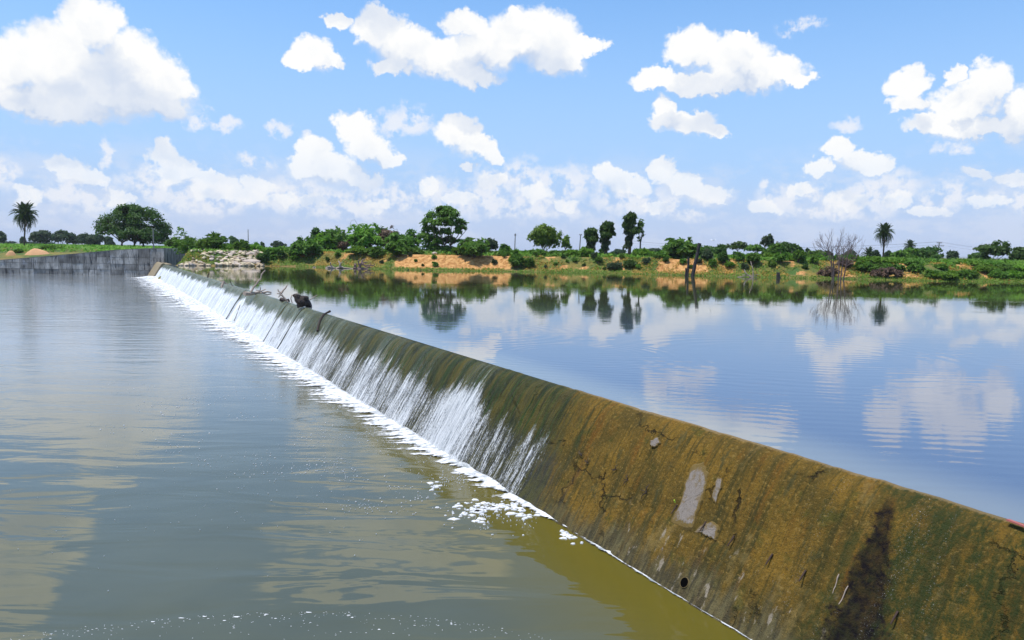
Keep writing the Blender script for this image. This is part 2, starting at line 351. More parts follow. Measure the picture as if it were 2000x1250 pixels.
# ------------------------------------------------------------------ water
def water(name, deep, shallow, kind):
    m, N, b = mat(name)
    pos = N.new('ShaderNodeNewGeometry').outputs['Position']
    loc = N.new('ShaderNodeTexCoord').outputs['Object']          # weir frame
    lx, lt, _ = N.sep(loc); X, Y, _ = N.sep(pos)
    big = N.noise(pos, 0.06, 4, 0.5)
    if kind == 'river':
        c = N.mix(N.mr(N.noise(pos, 0.18, 4, 0.6), 0.3, 0.7), deep, shallow)
        c = N.mix(N.mr(N.m('ADD', lx, N.m('MULTIPLY', big, 2.0)), 5.5, 9.6, 0.0, 0.9), c, (0.105, 0.086, 0.008))  # olive near the weir foot: its reflection put into the base colour
        c = N.mix(N.m('MULTIPLY', N.mr(Y, 15, 48), 0.65), c, N.mix(N.noise(N.vm('MULTIPLY', pos, (0.12, 0.5, 1)), 1.0, 5, 0.6), (0.17, 0.19, 0.21), (0.34, 0.36, 0.38)))   # paler with distance: bright sky reflection put into the base colour
    else:
        deep = N.mix(N.mr(Y, 20, 60), deep, (0.048, 0.056, 0.020))                # olive with distance: tint of the mirrored trees put into the base colour
        edge = N.mr(N.m('ADD', lx, N.m('MULTIPLY', N.noise(pos, 0.5, 3), 0.5)), 10.9, 13.0, 1.0, 0.0)
        c = N.mix(N.m('MULTIPLY', edge, 0.75), deep, shallow)
    N.put(b.inputs['Base Color'], c)
    b.inputs['Roughness'].default_value = 0.02 if kind == 'river' else 0.012; b.inputs['IOR'].default_value = 1.40
    if kind == 'river':
        long_ = N.noise(N.vm('MULTIPLY', pos, (0.40, 1.25, 1)), 0.62, 3, 0.42, 0.6)
        mid = N.noise(N.vm('MULTIPLY', pos, (0.7, 1.6, 1)), 2.6, 4, 0.55, 0.4)
        fine = N.noise(N.vm('MULTIPLY', pos, (1.0, 1.5, 1)), 9.0, 3, 0.6)
        rough = N.m('ADD', N.m('ADD', N.m('MULTIPLY', N.mr(Y, 14, 34), 0.85), N.m('MULTIPLY', N.mr(Y, 28, 80), 1.3)), 0.02)          # choppier below the falls
        patch = N.mr(N.noise(pos, 0.12, 3), 0.42, 0.62, 0.35, 1.0)
        hgt = N.m('ADD', N.m('MULTIPLY', long_, 0.040), N.m('MULTIPLY', N.m('MULTIPLY', mid, rough), 0.009))
        hgt = N.m('ADD', hgt, N.m('MULTIPLY', N.m('MULTIPLY', fine, N.m('MULTIPLY', rough, patch)), 0.0035))
    else:
        hgt = N.m('MULTIPLY', N.noise(N.vm('MULTIPLY', pos, (0.35, 1.4, 1)), 1.1, 3, 0.5, 0.3), 0.0024)
        patch = N.mr(N.noise(N.vm('MULTIPLY', pos, (0.4, 1.0, 1)), 0.07, 3), 0.45, 0.62)
        hgt = N.m('ADD', hgt, N.m('MULTIPLY', N.m('MULTIPLY', N.noise(N.vm('MULTIPLY', pos, (0.5, 1.5, 1)), 2.6, 3, 0.5), patch), 0.0032))
        # swimming-fish rings, and the fine regular swell that combs the near reflections
        for (qx, qy, rad, k) in ((1130, 692, 4.5, 14.0), (930, 648, 6.5, 9.0), (1560, 700, 9.0, 8.0)):
            cpt = onz(qx, qy, RES)
            dd = N.vm('LENGTH', N.vm('SUBTRACT', pos, tuple(cpt)))
            ring = N.m('MULTIPLY', N.m('SINE', N.m('MULTIPLY', dd, k)), N.m('MULTIPLY', N.mr(dd, rad*0.25, rad*0.6), N.mr(dd, rad*0.6, rad, 1, 0)))
            hgt = N.m('ADD', hgt, N.m('MULTIPLY', ring, 0.0006))
        comb = N.m('SINE', N.m('MULTIPLY', N.m('ADD', N.m('ADD', Y, N.m('MULTIPLY', X, 0.16)), N.m('MULTIPLY', big, 5.0)), 13.0))
        amt = N.m('MULTIPLY', N.mr(Y, 34, 22), N.mr(N.noise(pos, 0.22, 2), 0.40, 0.58))
        hgt = N.m('ADD', hgt, N.m('MULTIPLY', N.m('MULTIPLY', comb, amt), 0.0005))
    bn = N.new('ShaderNodeBump'); bn.inputs['Strength'].default_value = 1.0; bn.inputs['Distance'].default_value = 1.0
    N.put(bn.inputs['Height'], hgt); N.put(b.inputs['Normal'], bn.outputs[0])
    return m
RIVER = water('river_surface', (0.066, 0.074, 0.046), (0.084, 0.090, 0.052), 'river')
RESM = water('reservoir_surface', (0.068, 0.096, 0.158), (0.200, 0.220, 0.215), 'reservoir')
def sheet(name, pts, z, m):
    me = bpy.data.meshes.new(name); me.from_pydata([(x, y, z) for x, y in pts], [], [tuple(range(len(pts)))]); me.update()
    o = link(name, me, m); o.rotation_euler = (0, 0, WYAW); return tag(o, kind='structure')
sheet('river_water', [(9.3, -40), (9.3, 152), (9.3, 200), (-500, 330), (-700, -40)], 0.0, RIVER)
sheet('reservoir_water', [(10.53, -45), (420, -45), (420, 260), (10.53, 260)], RES, RESM)

# ------------------------------------------------------------------ the weir
PROFILE = [(8.42, -0.6), (8.74, 0.0), (9.04, 0.5), (9.34, 1.0), (9.63, 1.5), (9.88, 1.92), (10.04, 2.16), (10.18, 2.33), (10.32, 2.44), (10.45, 2.495), (10.50, 2.50), (10.56, 2.485), (10.9, 2.30), (11.5, 1.6)]
def crest_dz(t): return float(np.interp(t, [4, 10, 15, 22, 60, 150], [0.045, 0.040, 0.015, -0.012, -0.03, -0.05]))
prof = np.array(PROFILE); IC = 9                      # IC: where the crest turns over
seg = np.hypot(*np.diff(prof, axis=0).T); cum = np.concatenate([[0], np.cumsum(seg)]); SS = cum[IC] - cum   # metres down from the crest
S_TOE = SS[1]
def prof_at(s):
    return np.interp(s, SS[::-1], prof[::-1, 0]), np.interp(s, SS[::-1], prof[::-1, 1])
def normal_at(s):
    xa, za = prof_at(s+0.05); xb, zb = prof_at(s-0.05); n = np.array([-(zb-za), xb-xa]); return n/np.hypot(*n)
def on_weir(px, py):                                  # photograph point -> (along t, down-slope s)
    d = ray(px, py); dl = w2l(d.x, d.y); best = None
    for i in range(len(PROFILE)-1):
        (x0, z0), (x1, z1) = PROFILE[i], PROFILE[i+1]
        nxx, nzz = -(z1-z0), (x1-x0); den = dl[0]*nxx + d.z*nzz
        if abs(den) < 1e-9: continue
        k = (x0*nxx + (z0-CZ)*nzz)/den; X_ = dl[0]*k; Zp = CZ + d.z*k
        u_ = ((X_-x0)*(x1-x0)+(Zp-z0)*(z1-z0))/((x1-x0)**2+(z1-z0)**2)
        if -0.001 <= u_ <= 1.001 and k > 0 and (best is None or k < best[0]):
            best = (k, dl[1]*k, SS[i]+(SS[i+1]-SS[i])*u_)
    if best: return best[1], best[2]
    return w2l(*onz(px, py, RES).xy)[1], 0.02
def wpt(t, s, off=0.0):                               # weir-frame point, off metres proud of the face
    x, z = prof_at(s); n = normal_at(s); return Vector((x+n[0]*off, t, z+n[1]*off+crest_dz(t)*max(0.0, 1-s/1.5)))
weir = empty('weir', (0, 0, 0), WYAW)
tag(weir, 'long sloping concrete weir wall stained ochre and mossy green, water spilling over its far part', 'weir')
def strip(ts, sv, offs=None, name='face', uvs=True):
    vv = []; uv = []
    for i, t in enumerate(ts):
        for j, s in enumerate(sv):
            vv.append(tuple(wpt(t, s, offs[i][j] if offs is not None else 0.0))); uv.append((t, s))
    n = len(sv); ff = [(i*n+j, i*n+j+1, (i+1)*n+j+1, (i+1)*n+j) for i in range(len(ts)-1) for j in range(n-1)]
    me = bpy.data.meshes.new(name); me.from_pydata(vv, [], ff); me.update()
    ul = me.uv_layers.new(name='slope'); li = np.zeros(len(me.loops), int); me.loops.foreach_get('vertex_index', li)
    ul.data.foreach_set('uv', np.array(uv, np.float32)[li].reshape(-1)); me.polygons.foreach_set('use_smooth', [True]*len(me.polygons))
    return me
cm, N, b = mat('weir_concrete')
uvn = N.new('ShaderNodeUVMap', uv_map='slope').outputs[0]
T, S, _ = N.sep(uvn)
def st(kx, ky): return N.vm('MULTIPLY', uvn, (kx, ky, 1))
sl = N.m('ADD', T, N.m('MULTIPLY', N.m('SUBTRACT', N.noise(st(1, 0.5), 1.0, 3), 0.5), 0.4))
streak = N.noise(st(2.6, 0.55), 1.0, 7, 0.62); streak2 = N.noise(st(9.0, 1.2), 1.0, 6, 0.6); blot = N.noise(uvn, 0.9, 6, 0.62); grit = N.noise(uvn, 14.0, 6, 0.7)
fine = N.noise(uvn, 45.0, 4, 0.7)
c = N.mix(N.mr(N.m('ADD', N.m('MULTIPLY', blot, 0.5), N.m('MULTIPLY', N.noise(st(1.1, 0.5), 1.3, 6, 0.65), 0.5)), 0.40, 0.60), (0.215, 0.122, 0.018), (0.100, 0.066, 0.014))
c = N.mix(N.m('MULTIPLY', N.mr(streak, 0.50, 0.70), N.mr(N.noise(uvn, 0.6, 3), 0.4, 0.6)), c, (0.190, 0.074, 0.010))
c = N.mix(N.m('MULTIPLY', N.mr(N.noise(uvn, 22.0, 5, 0.75), 0.50, 0.62), 0.55), c, (0.060, 0.052, 0.014))
c = N.mix(N.m('MULTIPLY', N.mr(streak2, 0.50, 0.68), 0.6), c, (0.085, 0.066, 0.016))
c = N.mix(N.m('MULTIPLY', N.mr(N.noise(uvn, 1.7, 7, 0.7), 0.54, 0.66), 0.8), c, (0.075, 0.072, 0.014))
c = N.mix(N.m('MULTIPLY', N.mr(N.noise(st(6.5, 0.28), 1.0, 7, 0.68), 0.50, 0.62), 0.80), c, (0.046, 0.042, 0.012))
c = N.mix(N.m('MULTIPLY', N.mr(grit, 0.54, 0.62), 0.50), c, (0.038, 0.032, 0.012))
c = N.mix(N.m('MULTIPLY', N.mr(N.noise(uvn, 34.0, 5, 0.75), 0.54, 0.60), 0.4), c, (0.040, 0.034, 0.014))
c = N.mix(N.m('MULTIPLY', N.mr(grit, 0.45, 0.36), 0.7), c, (0.285, 0.185, 0.050))
c = N.mix(N.m('MULTIPLY', N.mr(N.noise(st(3.2, 1.1), 1.0, 7, 0.7), 0.57, 0.66), 0.75), c, (0.060, 0.058, 0.022))
c = N.mix(N.m('MULTIPLY', N.mr(N.noise(st(1.2, 0.6), 1.0, 6, 0.7), 0.56, 0.68), 0.6), c, (0.235, 0.165, 0.055))
vor = N.new('ShaderNodeTexVoronoi', feature='DISTANCE_TO_EDGE'); N.put(vor.inputs['Vector'], N.vm('ADD', uvn, N.vm('MULTIPLY', N.vm('SUBTRACT', N.noise(uvn, 2.5, 5, 0.65, color=True), (0.5, 0.5, 0.5)), (0.9, 0.9, 0)))); vor.inputs['Scale'].default_value = 0.5
crack = N.m('MULTIPLY', N.mr(vor.outputs['Distance'], 0.012, 0.004), N.mr(N.noise(uvn, 0.7, 3), 0.52, 0.60))
c = N.mix(N.m('MULTIPLY', crack, 0.85), c, (0.020, 0.016, 0.008))
# mossier towards the near end
near = N.mr(N.m('ADD', T, N.m('MULTIPLY', streak, 3.0)), 9.8, 7.8)
mossn = N.mr(N.m('ADD', N.noise(st(1.6, 0.9), 1.3, 7, 0.66), N.m('MULTIPLY', near, 0.14)), 0.56, 0.66)
mossf = N.mr(N.m('ADD', N.noise(uvn, 26.0, 5, 0.75), N.m('MULTIPLY', N.m('SUBTRACT', N.noise(st(3.0, 1.4), 1.3, 7, 0.7), 0.5), 0.9)), 0.46, 0.58)
c = N.mix(N.m('MULTIPLY', N.m('MULTIPLY', N.m('ADD', N.m('MULTIPLY', mossn, 0.75), N.m('MULTIPLY', mossf, 0.55), clamp=True), N.m('MULTIPLY', near, N.mr(N.noise(st(9.0, 5.0), 1.0, 6, 0.75), 0.40, 0.56, 0.25, 1.0))), 0.95), c, N.mix(fine, (0.012, 0.028, 0.010), (0.050, 0.058, 0.014)))
# grey-black damp foot
foot = N.m('MULTIPLY', N.mr(N.m('ADD', S, N.m('MULTIPLY', N.m('SUBTRACT', streak, 0.5), 2.2)), S_TOE-0.75, S_TOE-0.15), N.mr(T, 16, 12.5))
c = N.mix(N.m('MULTIPLY', foot, 0.85), c, N.mix(N.mr(streak2, 0.4, 0.62), (0.050, 0.047, 0.030), (0.135, 0.115, 0.055)))
pale = N.m('MULTIPLY', N.mr(N.noise(st(5.5, 2.0), 1.0, 5, 0.6), 0.60, 0.66), N.m('MULTIPLY', N.mr(S, 1.75, 2.3), N.mr(T, 13.5, 11.0)))
c = N.mix(N.m('MULTIPLY', pale, 0.85), c, (0.32, 0.27, 0.20))
# wet, moss-covered reach under the falls
wet = N.mr(N.m('ADD', N.m('ADD', T, N.m('MULTIPLY', N.m('SUBTRACT', streak, 0.5), 5.0)), N.m('MULTIPLY', S, 0.35)), 14.3, 16.0)
wc = N.mix(N.mr(N.noise(st(2.2, 0.45), 1.0, 7, 0.6), 0.40, 0.60), (0.018, 0.024, 0.006), (0.085, 0.068, 0.010))
wc = N.mix(N.mr(N.noise(st(11, 0.4), 1.0, 6, 0.65), 0.48, 0.62), wc, (0.028, 0.054, 0.007))
wc = N.mix(N.m('MULTIPLY', N.mr(N.noise(st(24, 0.9), 1.0, 5, 0.65), 0.50, 0.62), 0.8), wc, (0.010, 0.014, 0.005))
wc = N.mix(N.m('MULTIPLY', N.mr(N.noise(st(30, 2.2), 1.0, 5, 0.7), 0.58, 0.68), 0.6), wc, (0.16, 0.135, 0.035))
wc = N.mix(N.mr(S, 1.3, 1.9), wc, N.mix(N.mr(streak2, 0.4, 0.6), (0.030, 0.032, 0.022), (0.065, 0.062, 0.020)))
c = N.mix(wet, c, wc)
# the broad black stain
(t0, s0), (t1, s1) = on_weir(1742, 985), on_weir(1665, 1240)
mid = N.m('ADD', t0, N.m('MULTIPLY', N.m('DIVIDE', N.m('SUBTRACT', S, s0), s1-s0), t1-t0))
wid = N.mr(S, s0, s1, 0.12, 0.44, False)
tar = N.m('MULTIPLY', N.mr(S, 0.12, 0.5), N.mr(N.m('ADD', N.m('DIVIDE', N.m('ABSOLUTE', N.m('SUBTRACT', sl, N.m('ADD', mid, 0.0))), wid), N.m('ADD', N.m('MULTIPLY', N.m('SUBTRACT', grit, 0.5), 1.0), N.m('MULTIPLY', N.m('SUBTRACT', N.noise(uvn, 4.5, 6, 0.7), 0.5), 2.6))), 1.30, 0.60))
c = N.mix(N.m('MULTIPLY', tar, N.mr(N.noise(uvn, 7.0, 6, 0.7), 0.36, 0.60, 1.0, 0.62)), c, (0.008, 0.006, 0.008))
# mineral specks where a little water trickles
tr = N.m('MULTIPLY', N.mr(N.noise(uvn, 38.0, 4, 0.75), 0.61, 0.67), N.m('MULTIPLY', N.mr(N.noise(st(3, 0.3), 1.0, 3), 0.5, 0.62), N.mr(T, 9.0, 7.0)))
c = N.mix(tr, c, (0.5, 0.5, 0.46))
crest = N.m('MULTIPLY', N.mr(N.m('ADD', S, N.m('MULTIPLY', grit, 0.16)), 0.12, 0.06), N.mr(T, 17, 14))
c = N.mix(N.m('MULTIPLY', crest, 0.6), c, (0.30, 0.21, 0.10))
N.put(b.inputs['Base Color'], c)
N.put(b.inputs['Roughness'], N.mr(wet, 0.0, 1.0, 0.88, 0.55)); N.put(b.inputs['Specular IOR Level'], N.mr(wet, 0, 1, 0.12, 0.15))
bn = N.new('ShaderNodeBump'); bn.inputs['Strength'].default_value = 1.0; bn.inputs['Distance'].default_value = 0.09
N.put(bn.inputs['Height'], N.m('ADD', N.m('MULTIPLY', grit, 0.6), N.m('SUBTRACT', N.m('ADD', N.m('MULTIPLY', fine, 0.25), N.m('MULTIPLY', streak2, 0.5)), crack))); N.put(b.inputs['Normal'], bn.outputs[0])
CONC = cm
ts = np.unique(np.concatenate([np.linspace(-40, 3, 20), np.arange(3, 22, 0.08), np.linspace(22, 165.0, 200)]))
sv = np.concatenate([np.arange(SS[0], 0.75, -0.055), np.array(SS[6:])]); sv = np.unique(np.round(sv, 4))[::-1]
Tg, Sg = np.meshgrid(ts, sv, indexing='ij')
LIFT_T, LIFT_S = on_weir(1425, 1075)                                      # the row of bars marks a pour joint
lift_wob = 0.05*(vnoise(Tg*2.0, 0*Tg)-0.5)
off = 0.05*(fbm(Tg*1.3, Sg*1.3)-0.5) + 0.055*(fbm(Tg*4, Sg*4)-0.5)
off -= 0.035*np.exp(-((Sg-LIFT_S-lift_wob)/0.05)**2)*(vnoise(Tg*1.5, 5+0*Tg) > 0.35)*(Tg < 16)
off += 0.03*sstep(LIFT_S-0.02, LIFT_S+0.05, Sg)*(Tg < 16)
for px, py, px2, py2 in ((1268, 895, 1204, 1046),):                        # vertical pour joint
    ja, jb = on_weir(px, py), on_weir(px2, py2); tj = ja[0] + (Sg-ja[1])/(jb[1]-ja[1])*(jb[0]-ja[0])
    off -= 0.05*np.exp(-((Tg-tj)/0.06)**2)*sstep(0.5, 0.9, Sg)
off *= sstep(-0.22, 0.0, Sg)
link('face', strip(ts, sv, off), CONC, weir)
# far end: the dry raised block of the weir against the wing wall
eb = MB(); ring = [(x-0.30, z+0.28) for x, z in PROFILE[:-1]] + [(11.6, 2.6), (11.6, -0.8)]
for t in (149.0, 165.5): eb.v += [(x, t, z) for x, z in ring]
n = len(ring); eb.f += [(i, (i+1) % n, n+(i+1) % n, n+i) for i in range(n)] + [tuple(reversed(range(n))), tuple(range(n, 2*n))]
ENDC = simple('end_block_concrete', (0.24, 0.19, 0.11), 0.85, 0.3, 1.5, 0.3)
eb.build('end_block', ENDC, weir)
# bare grey patch where the skin has come off, built as its own slightly raised slabs with broken rims
PATCHM, N, b = mat('bare_concrete'); tcp = N.new('ShaderNodeTexCoord').outputs['Object']; rimn = N.new('ShaderNodeAttribute', attribute_name='rim').outputs['Fac']
g1 = N.noise(tcp, 9.0, 6, 0.7); g2 = N.noise(tcp, 30.0, 5, 0.75)
cc = N.mix(g1, (0.15, 0.122, 0.095), (0.27, 0.235, 0.205)); cc = N.mix(N.mr(g2, 0.55, 0.66), cc, (0.10, 0.08, 0.05)); cc = N.mix(N.m('MULTIPLY', N.mr(N.noise(tcp, 3.6, 6, 0.7), 0.50, 0.60), 0.75), cc, (0.150, 0.098, 0.030))
N.put(b.inputs['Base Color'], N.mix(N.mr(N.m('ADD', rimn, N.m('MULTIPLY', N.m('ADD', N.m('MULTIPLY', N.m('SUBTRACT', g1, 0.5), 2.0), N.m('MULTIPLY', N.m('SUBTRACT', g2, 0.5), 1.6)))), 0.30, 0.55), (0.140, 0.090, 0.018), cc)); b.inputs['Roughness'].default_value = 0.9
bn = N.new('ShaderNodeBump'); bn.inputs['Strength'].default_value = 1.0; bn.inputs['Distance'].default_value = 0.02; N.put(bn.inputs['Height'], g2); N.put(b.inputs['Normal'], bn.outputs[0])
def patch(pts, name='bare_patch'):
    ring = [on_weir(*p) for p in pts]; fine_ = []
    for i in range(len(ring)):
        a, b_ = ring[i], ring[(i+1) % len(ring)]
        for k in range(5):
            f = k/5; fine_.append((a[0]+(b_[0]-a[0])*f+random.uniform(-.018, .018), a[1]+(b_[1]-a[1])*f+random.uniform(-.018, .018)))
    cen = (sum(p[0] for p in fine_)/len(fine_), sum(p[1] for p in fine_)/len(fine_)); v = []; n = len(fine_); f = []
    for k, off_ in ((1.08, -0.01), (1.0, 0.022), (0.80, 0.028), (0.5, 0.030)):
        for p in fine_:
            t, s = cen[0]+(p[0]-cen[0])*k, cen[1]+(p[1]-cen[1])*k; v.append(tuple(wpt(t, s, off_+(random.uniform(-.006, .006) if off_ else 0))))
    v.append(tuple(wpt(cen[0], cen[1], 0.030)))
    for r_ in range(3):
        for i in range(n): j = (i+1) % n; f.append((r_*n+i, r_*n+j, (r_+1)*n+j, (r_+1)*n+i))
    for i in range(n): f.append((3*n+i, 3*n+(i+1) % n, 4*n))
    me = bpy.data.meshes.new(name); me.from_pydata(v, [], f); me.update(); at_ = me.attributes.new('rim', 'FLOAT', 'POINT'); at_.data.foreach_set('value', [0.0]*n+[0.05]*n+[0.55]*n+[0.95]*(n+1))
    bm = bmesh.new(); bm.from_mesh(me); bmesh.ops.recalc_face_normals(bm, faces=bm.faces); bm.to_mesh(me); bm.free()
    return link(name, me, PATCHM, weir)
patch([(1352,914),(1372,908),(1384,930),(1376,965),(1362,1000),(1356,1030),(1335,1030),(1312,1018),(1328,985),(1340,945)])
patch([(1378,1022),(1392,1018),(1404,1030),(1399,1056),(1380,1046),(1356,1038),(1366,1030)])
patch([(1402,935),(1412,935),(1408,960),(1398,985),(1392,975)])
patch([(1272,862),(1286,856),(1290,868),(1280,876),(1270,872)])
for p in ([(1532,1222),(1545,1205),(1556,1228),(1578,1236),(1572,1247),(1540,1246)], [(1300,1052),(1306,1060),(1296,1080),(1290,1078)], [(1283,1082),(1290,1086),(1282,1096),(1277,1092)], [(1340,1098),(1346,1100),(1342,1112),(1337,1110)], [(1505,1185),(1514,1180),(1512,1200),(1503,1204)]): patch(p)
# drain pipe mouth
(tp, sp) = on_weir(1339, 1139); pn = normal_at(sp); pc = wpt(tp, sp, 0.035); axis = Vector((pn[0], 0, pn[1])); ax2 = axis.normalized()
pm = MB(); ring_ = [(0.100, -0.06), (0.098, 0.006), (0.090, 0.008), (0.088, -0.004)]; e1 = Vector((0, 1, 0)); e2 = ax2.cross(e1).normalized()
for r_, o_ in ring_:
    for k in range(20):
        a_ = 2*math.pi*k/20; pm.v.append(tuple(pc + ax2*o_ + (e1*math.cos(a_)+e2*math.sin(a_))*r_))
for q in range(3):
    for k in range(20): k2 = (k+1) % 20; pm.f.append((q*20+k, q*20+k2, (q+1)*20+k2, (q+1)*20+k))
pm.f.append(tuple(60+k for k in range(20)))
pipe = pm.build('drain_pipe', simple('pipe_rim', (0.12, 0.085, 0.03), 0.9, 0.4, 20.0), weir, True)
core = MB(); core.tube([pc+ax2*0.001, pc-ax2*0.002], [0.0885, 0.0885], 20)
hole_m = simple('pipe_shade', (0.003, 0.003, 0.003), 1.0, 0.1); hole_m.node_tree.nodes['Principled BSDF'].inputs['Specular IOR Level'].default_value = 0.0
core.build('pipe_shade_disc', hole_m, pipe)  # black disc stands in for the unlit inside of the pipe
# cut-off reinforcing bars
BAR = simple('rusty_bar', (0.045, 0.022, 0.014), 0.8, 0.4, 20.0)
for (px, py) in ((1325,987),(1381,1020),(1436,1048),(1511,1083),(1576,1115),(1756,1195)):
    t, s = on_weir(px, py); base_ = wpt(t, s, 0.03); nn = normal_at(s); dn = wpt(t, s+0.2)-wpt(t, s); tip = base_ + Vector((nn[0], 0, nn[1]))*0.05 + dn*1.0
    q = MB(); q.tube([base_, tip], [0.016, 0.011], 6); q.build('reinforcing_bar', BAR, weir)
t, s = on_weir(1325, 985); q = MB(); a_ = wpt(t, s, 0.10); q.tube([a_, a_+Vector((-0.02, 0, 0.05))], [0.016, 0.014], 7)
q.build('bar_cap', simple('lime_cap', (0.45, 0.60, 0.04), 0.6, 0.1), weir)

# ------------------------------------------------------------------ falling water and foam
fm, N, b = mat('falling_water'); uvn = N.new('ShaderNodeUVMap', uv_map='slope').outputs[0]; T, S, _ = N.sep(uvn)
def st(kx, ky): return N.vm('MULTIPLY', uvn, (kx, ky, 1))
lowt = N.noise(N.xyz(N.m('MULTIPLY', T, 0.42), 3.3, 0.0), 1.0, 4, 0.55)
jag = N.noise(st(1.5, 0.25), 1.0, 5, 0.65)
start = N.m('ADD', N.m('ADD', N.mr(T, 18, 90, 1.20, 0.70, False), N.m('MULTIPLY', N.m('SUBTRACT', lowt, 0.5), -1.6)), N.m('MULTIPLY', N.m('SUBTRACT', jag, 0.5), 1.6))
cover = N.mr(T, 15.5, 75, 0.56, 1.0, False)
cover = N.m('ADD', cover, N.m('MULTIPLY', N.m('SUBTRACT', lowt, 0.5), N.mr(T, 30, 80, 1.3, 0.35, False)))
cover = N.m('ADD', cover, N.m('MULTIPLY', N.mr(T, 26, 20), 0.12))
cover = N.m('MULTIPLY', cover, N.mr(T, 14.6, 15.8))
low = N.mr(N.m('SUBTRACT', S, start), -0.45, 0.60)
amt = N.m('MULTIPLY', cover, N.m('ADD', N.m('MULTIPLY', low, 0.74), 0.26))
s1 = N.noise(st(5.0, 0.42), 1.0, 5, 0.68); s2 = N.noise(st(23.0, 1.7), 1.0, 5, 0.7); s3 = N.noise(st(34, 13), 1.0, 4, 0.75)
s0 = N.noise(st(1.5, 0.22), 1.0, 5, 0.62)
farm = N.mr(T, 30, 70)
s1 = N.m('ADD', N.m('MULTIPLY', s1, N.m('SUBTRACT', 1.0, farm)), N.m('MULTIPLY', s0, farm))
stk = N.m('ADD', N.m('ADD', N.m('MULTIPLY', s1, 0.32), N.m('MULTIPLY', s2, 0.38)), N.m('MULTIPLY', s3, 0.30))
thr = N.mr(amt, 0, 1, 0.68, 0.37, False)
white = N.mr(N.m('SUBTRACT', stk, thr), -0.04, N.mr(T, 25, 60, 0.10, 0.05))
white = N.m('MULTIPLY', N.m('MULTIPLY', white, N.mr(T, 20, 60, 0.74, 1.0)), N.mr(T, 14.6, 15.4))
veil = N.m('MULTIPLY', N.m('MULTIPLY', N.mr(N.m('ADD', T, N.m('MULTIPLY', lowt, 50.0)), 46, 80), N.mr(N.m('ADD', N.m('MULTIPLY', s2, 0.5), N.m('MULTIPLY', s1, 0.5)), 0.40, 0.58, 0.10, 0.85)), N.mr(S, 2.2, 1.0))
bw = N.new('ShaderNodeBsdfPrincipled'); N.put(bw.inputs['Base Color'], N.mix(N.mr(stk, 0.36, 0.60), (0.16, 0.19, 0.21), (0.84, 0.85, 0.85))); bw.inputs['Roughness'].default_value = 0.5
bv = N.new('ShaderNodeBsdfPrincipled'); N.put(bv.inputs['Base Color'], N.mix(s1, (0.10, 0.125, 0.065), (0.36, 0.40, 0.28))); bv.inputs['Roughness'].default_value = 0.15
tp_ = N.new('ShaderNodeBsdfTransparent')
ma = N.new('ShaderNodeMixShader'); N.put(ma.inputs[0], veil); N.l.new(tp_.outputs[0], ma.inputs[1]); N.l.new(bv.outputs[0], ma.inputs[2])
mb_ = N.new('ShaderNodeMixShader'); N.put(mb_.inputs[0], white); N.l.new(ma.outputs[0], mb_.inputs[1]); N.l.new(bw.outputs[0], mb_.inputs[2])
N.l.new(mb_.outputs[0], N.n['Material Output'].inputs[0]); N.n.remove(b)
bn = N.new('ShaderNodeBump'); bn.inputs['Strength'].default_value = 0.6; bn.inputs['Distance'].default_value = 0.06; N.put(bn.inputs['Height'], stk)
N.put(bw.inputs['Normal'], bn.outputs[0]); N.put(bv.inputs['Normal'], bn.outputs[0])
GAPS = [(63.0, 0.16), (47.5, 0.06), (43.5, 0.08)]          # gaps left in the sheet at the dark joints
tf = np.unique(np.concatenate([np.arange(14.8, 40, 0.10), np.arange(40, 66, 0.1), np.arange(66, 149.2, 0.3)])); sf = np.linspace(S_TOE-0.02, -0.06, 30)
Tg, Sg = np.meshgrid(tf, sf, indexing='ij')
offw = 0.035 + 0.03*sstep(0.9, 1.6, Sg) + np.interp(Tg, [15, 60, 145], [0.0, 0.03, 0.09]) + 0.05*(fbm(Tg*4, Sg*1.2)-0.5)
runs = []; cur = 0
keep = np.ones(len(tf), bool)
for g, w_ in GAPS: keep &= np.abs(tf-g) > w_
k0 = None
for i in range(len(tf)+1):
    if i < len(tf) and keep[i]:
        if k0 is None: k0 = i
    elif k0 is not None:
        if i-k0 > 2: runs.append((k0, i))
        k0 = None
bmj = bmesh.new()
for a_, b_ in runs:
    tmp = strip(tf[a_:b_], sf, offw[a_:b_], 'run'); bmj.from_mesh(tmp); bpy.data.meshes.remove(tmp)
fme = bpy.data.meshes.new('falling_water'); bmj.to_mesh(fme); bmj.free(); fme.polygons.foreach_set('use_smooth', [True]*len(fme.polygons))
fo = link('falling_water', fme, fm); fo.rotation_euler = (0, 0, WYAW); tag(fo, 'white water streaming in threads down the mossy weir face', 'waterfall', kind='stuff')

FOAMC = [('FOAM',)]
om, N, b = mat('foam'); loc = N.new('ShaderNodeTexCoord').outputs['Object']; uvn = N.new('ShaderNodeUVMap', uv_map='slope').outputs[0]
T, Wd, _ = N.sep(uvn)                                                     # Wd: 0 at the toe, 1 at the outer rim
dirv = N.new('ShaderNodeVectorRotate', rotation_type='Z_AXIS'); N.put(dirv.inputs['Vector'], loc); dirv.inputs['Angle'].default_value = WYAW
flow = N.vm('MULTIPLY', dirv.outputs[0], (0.20, 2.8, 1.0))
f1 = N.noise(flow, 1.0, 6, 0.66, 0.5); f2 = N.noise(loc, 5.0, 5, 0.65)
fv = N.m('ADD', N.m('MULTIPLY', f1, 0.75), N.m('MULTIPLY', f2, 0.25))
thr = N.m('POWER', Wd, 0.34)
al = N.mr(N.m('SUBTRACT', fv, N.mr(thr, 0.25, 1.0, 0.22, 0.72, False)), -0.02, 0.06)
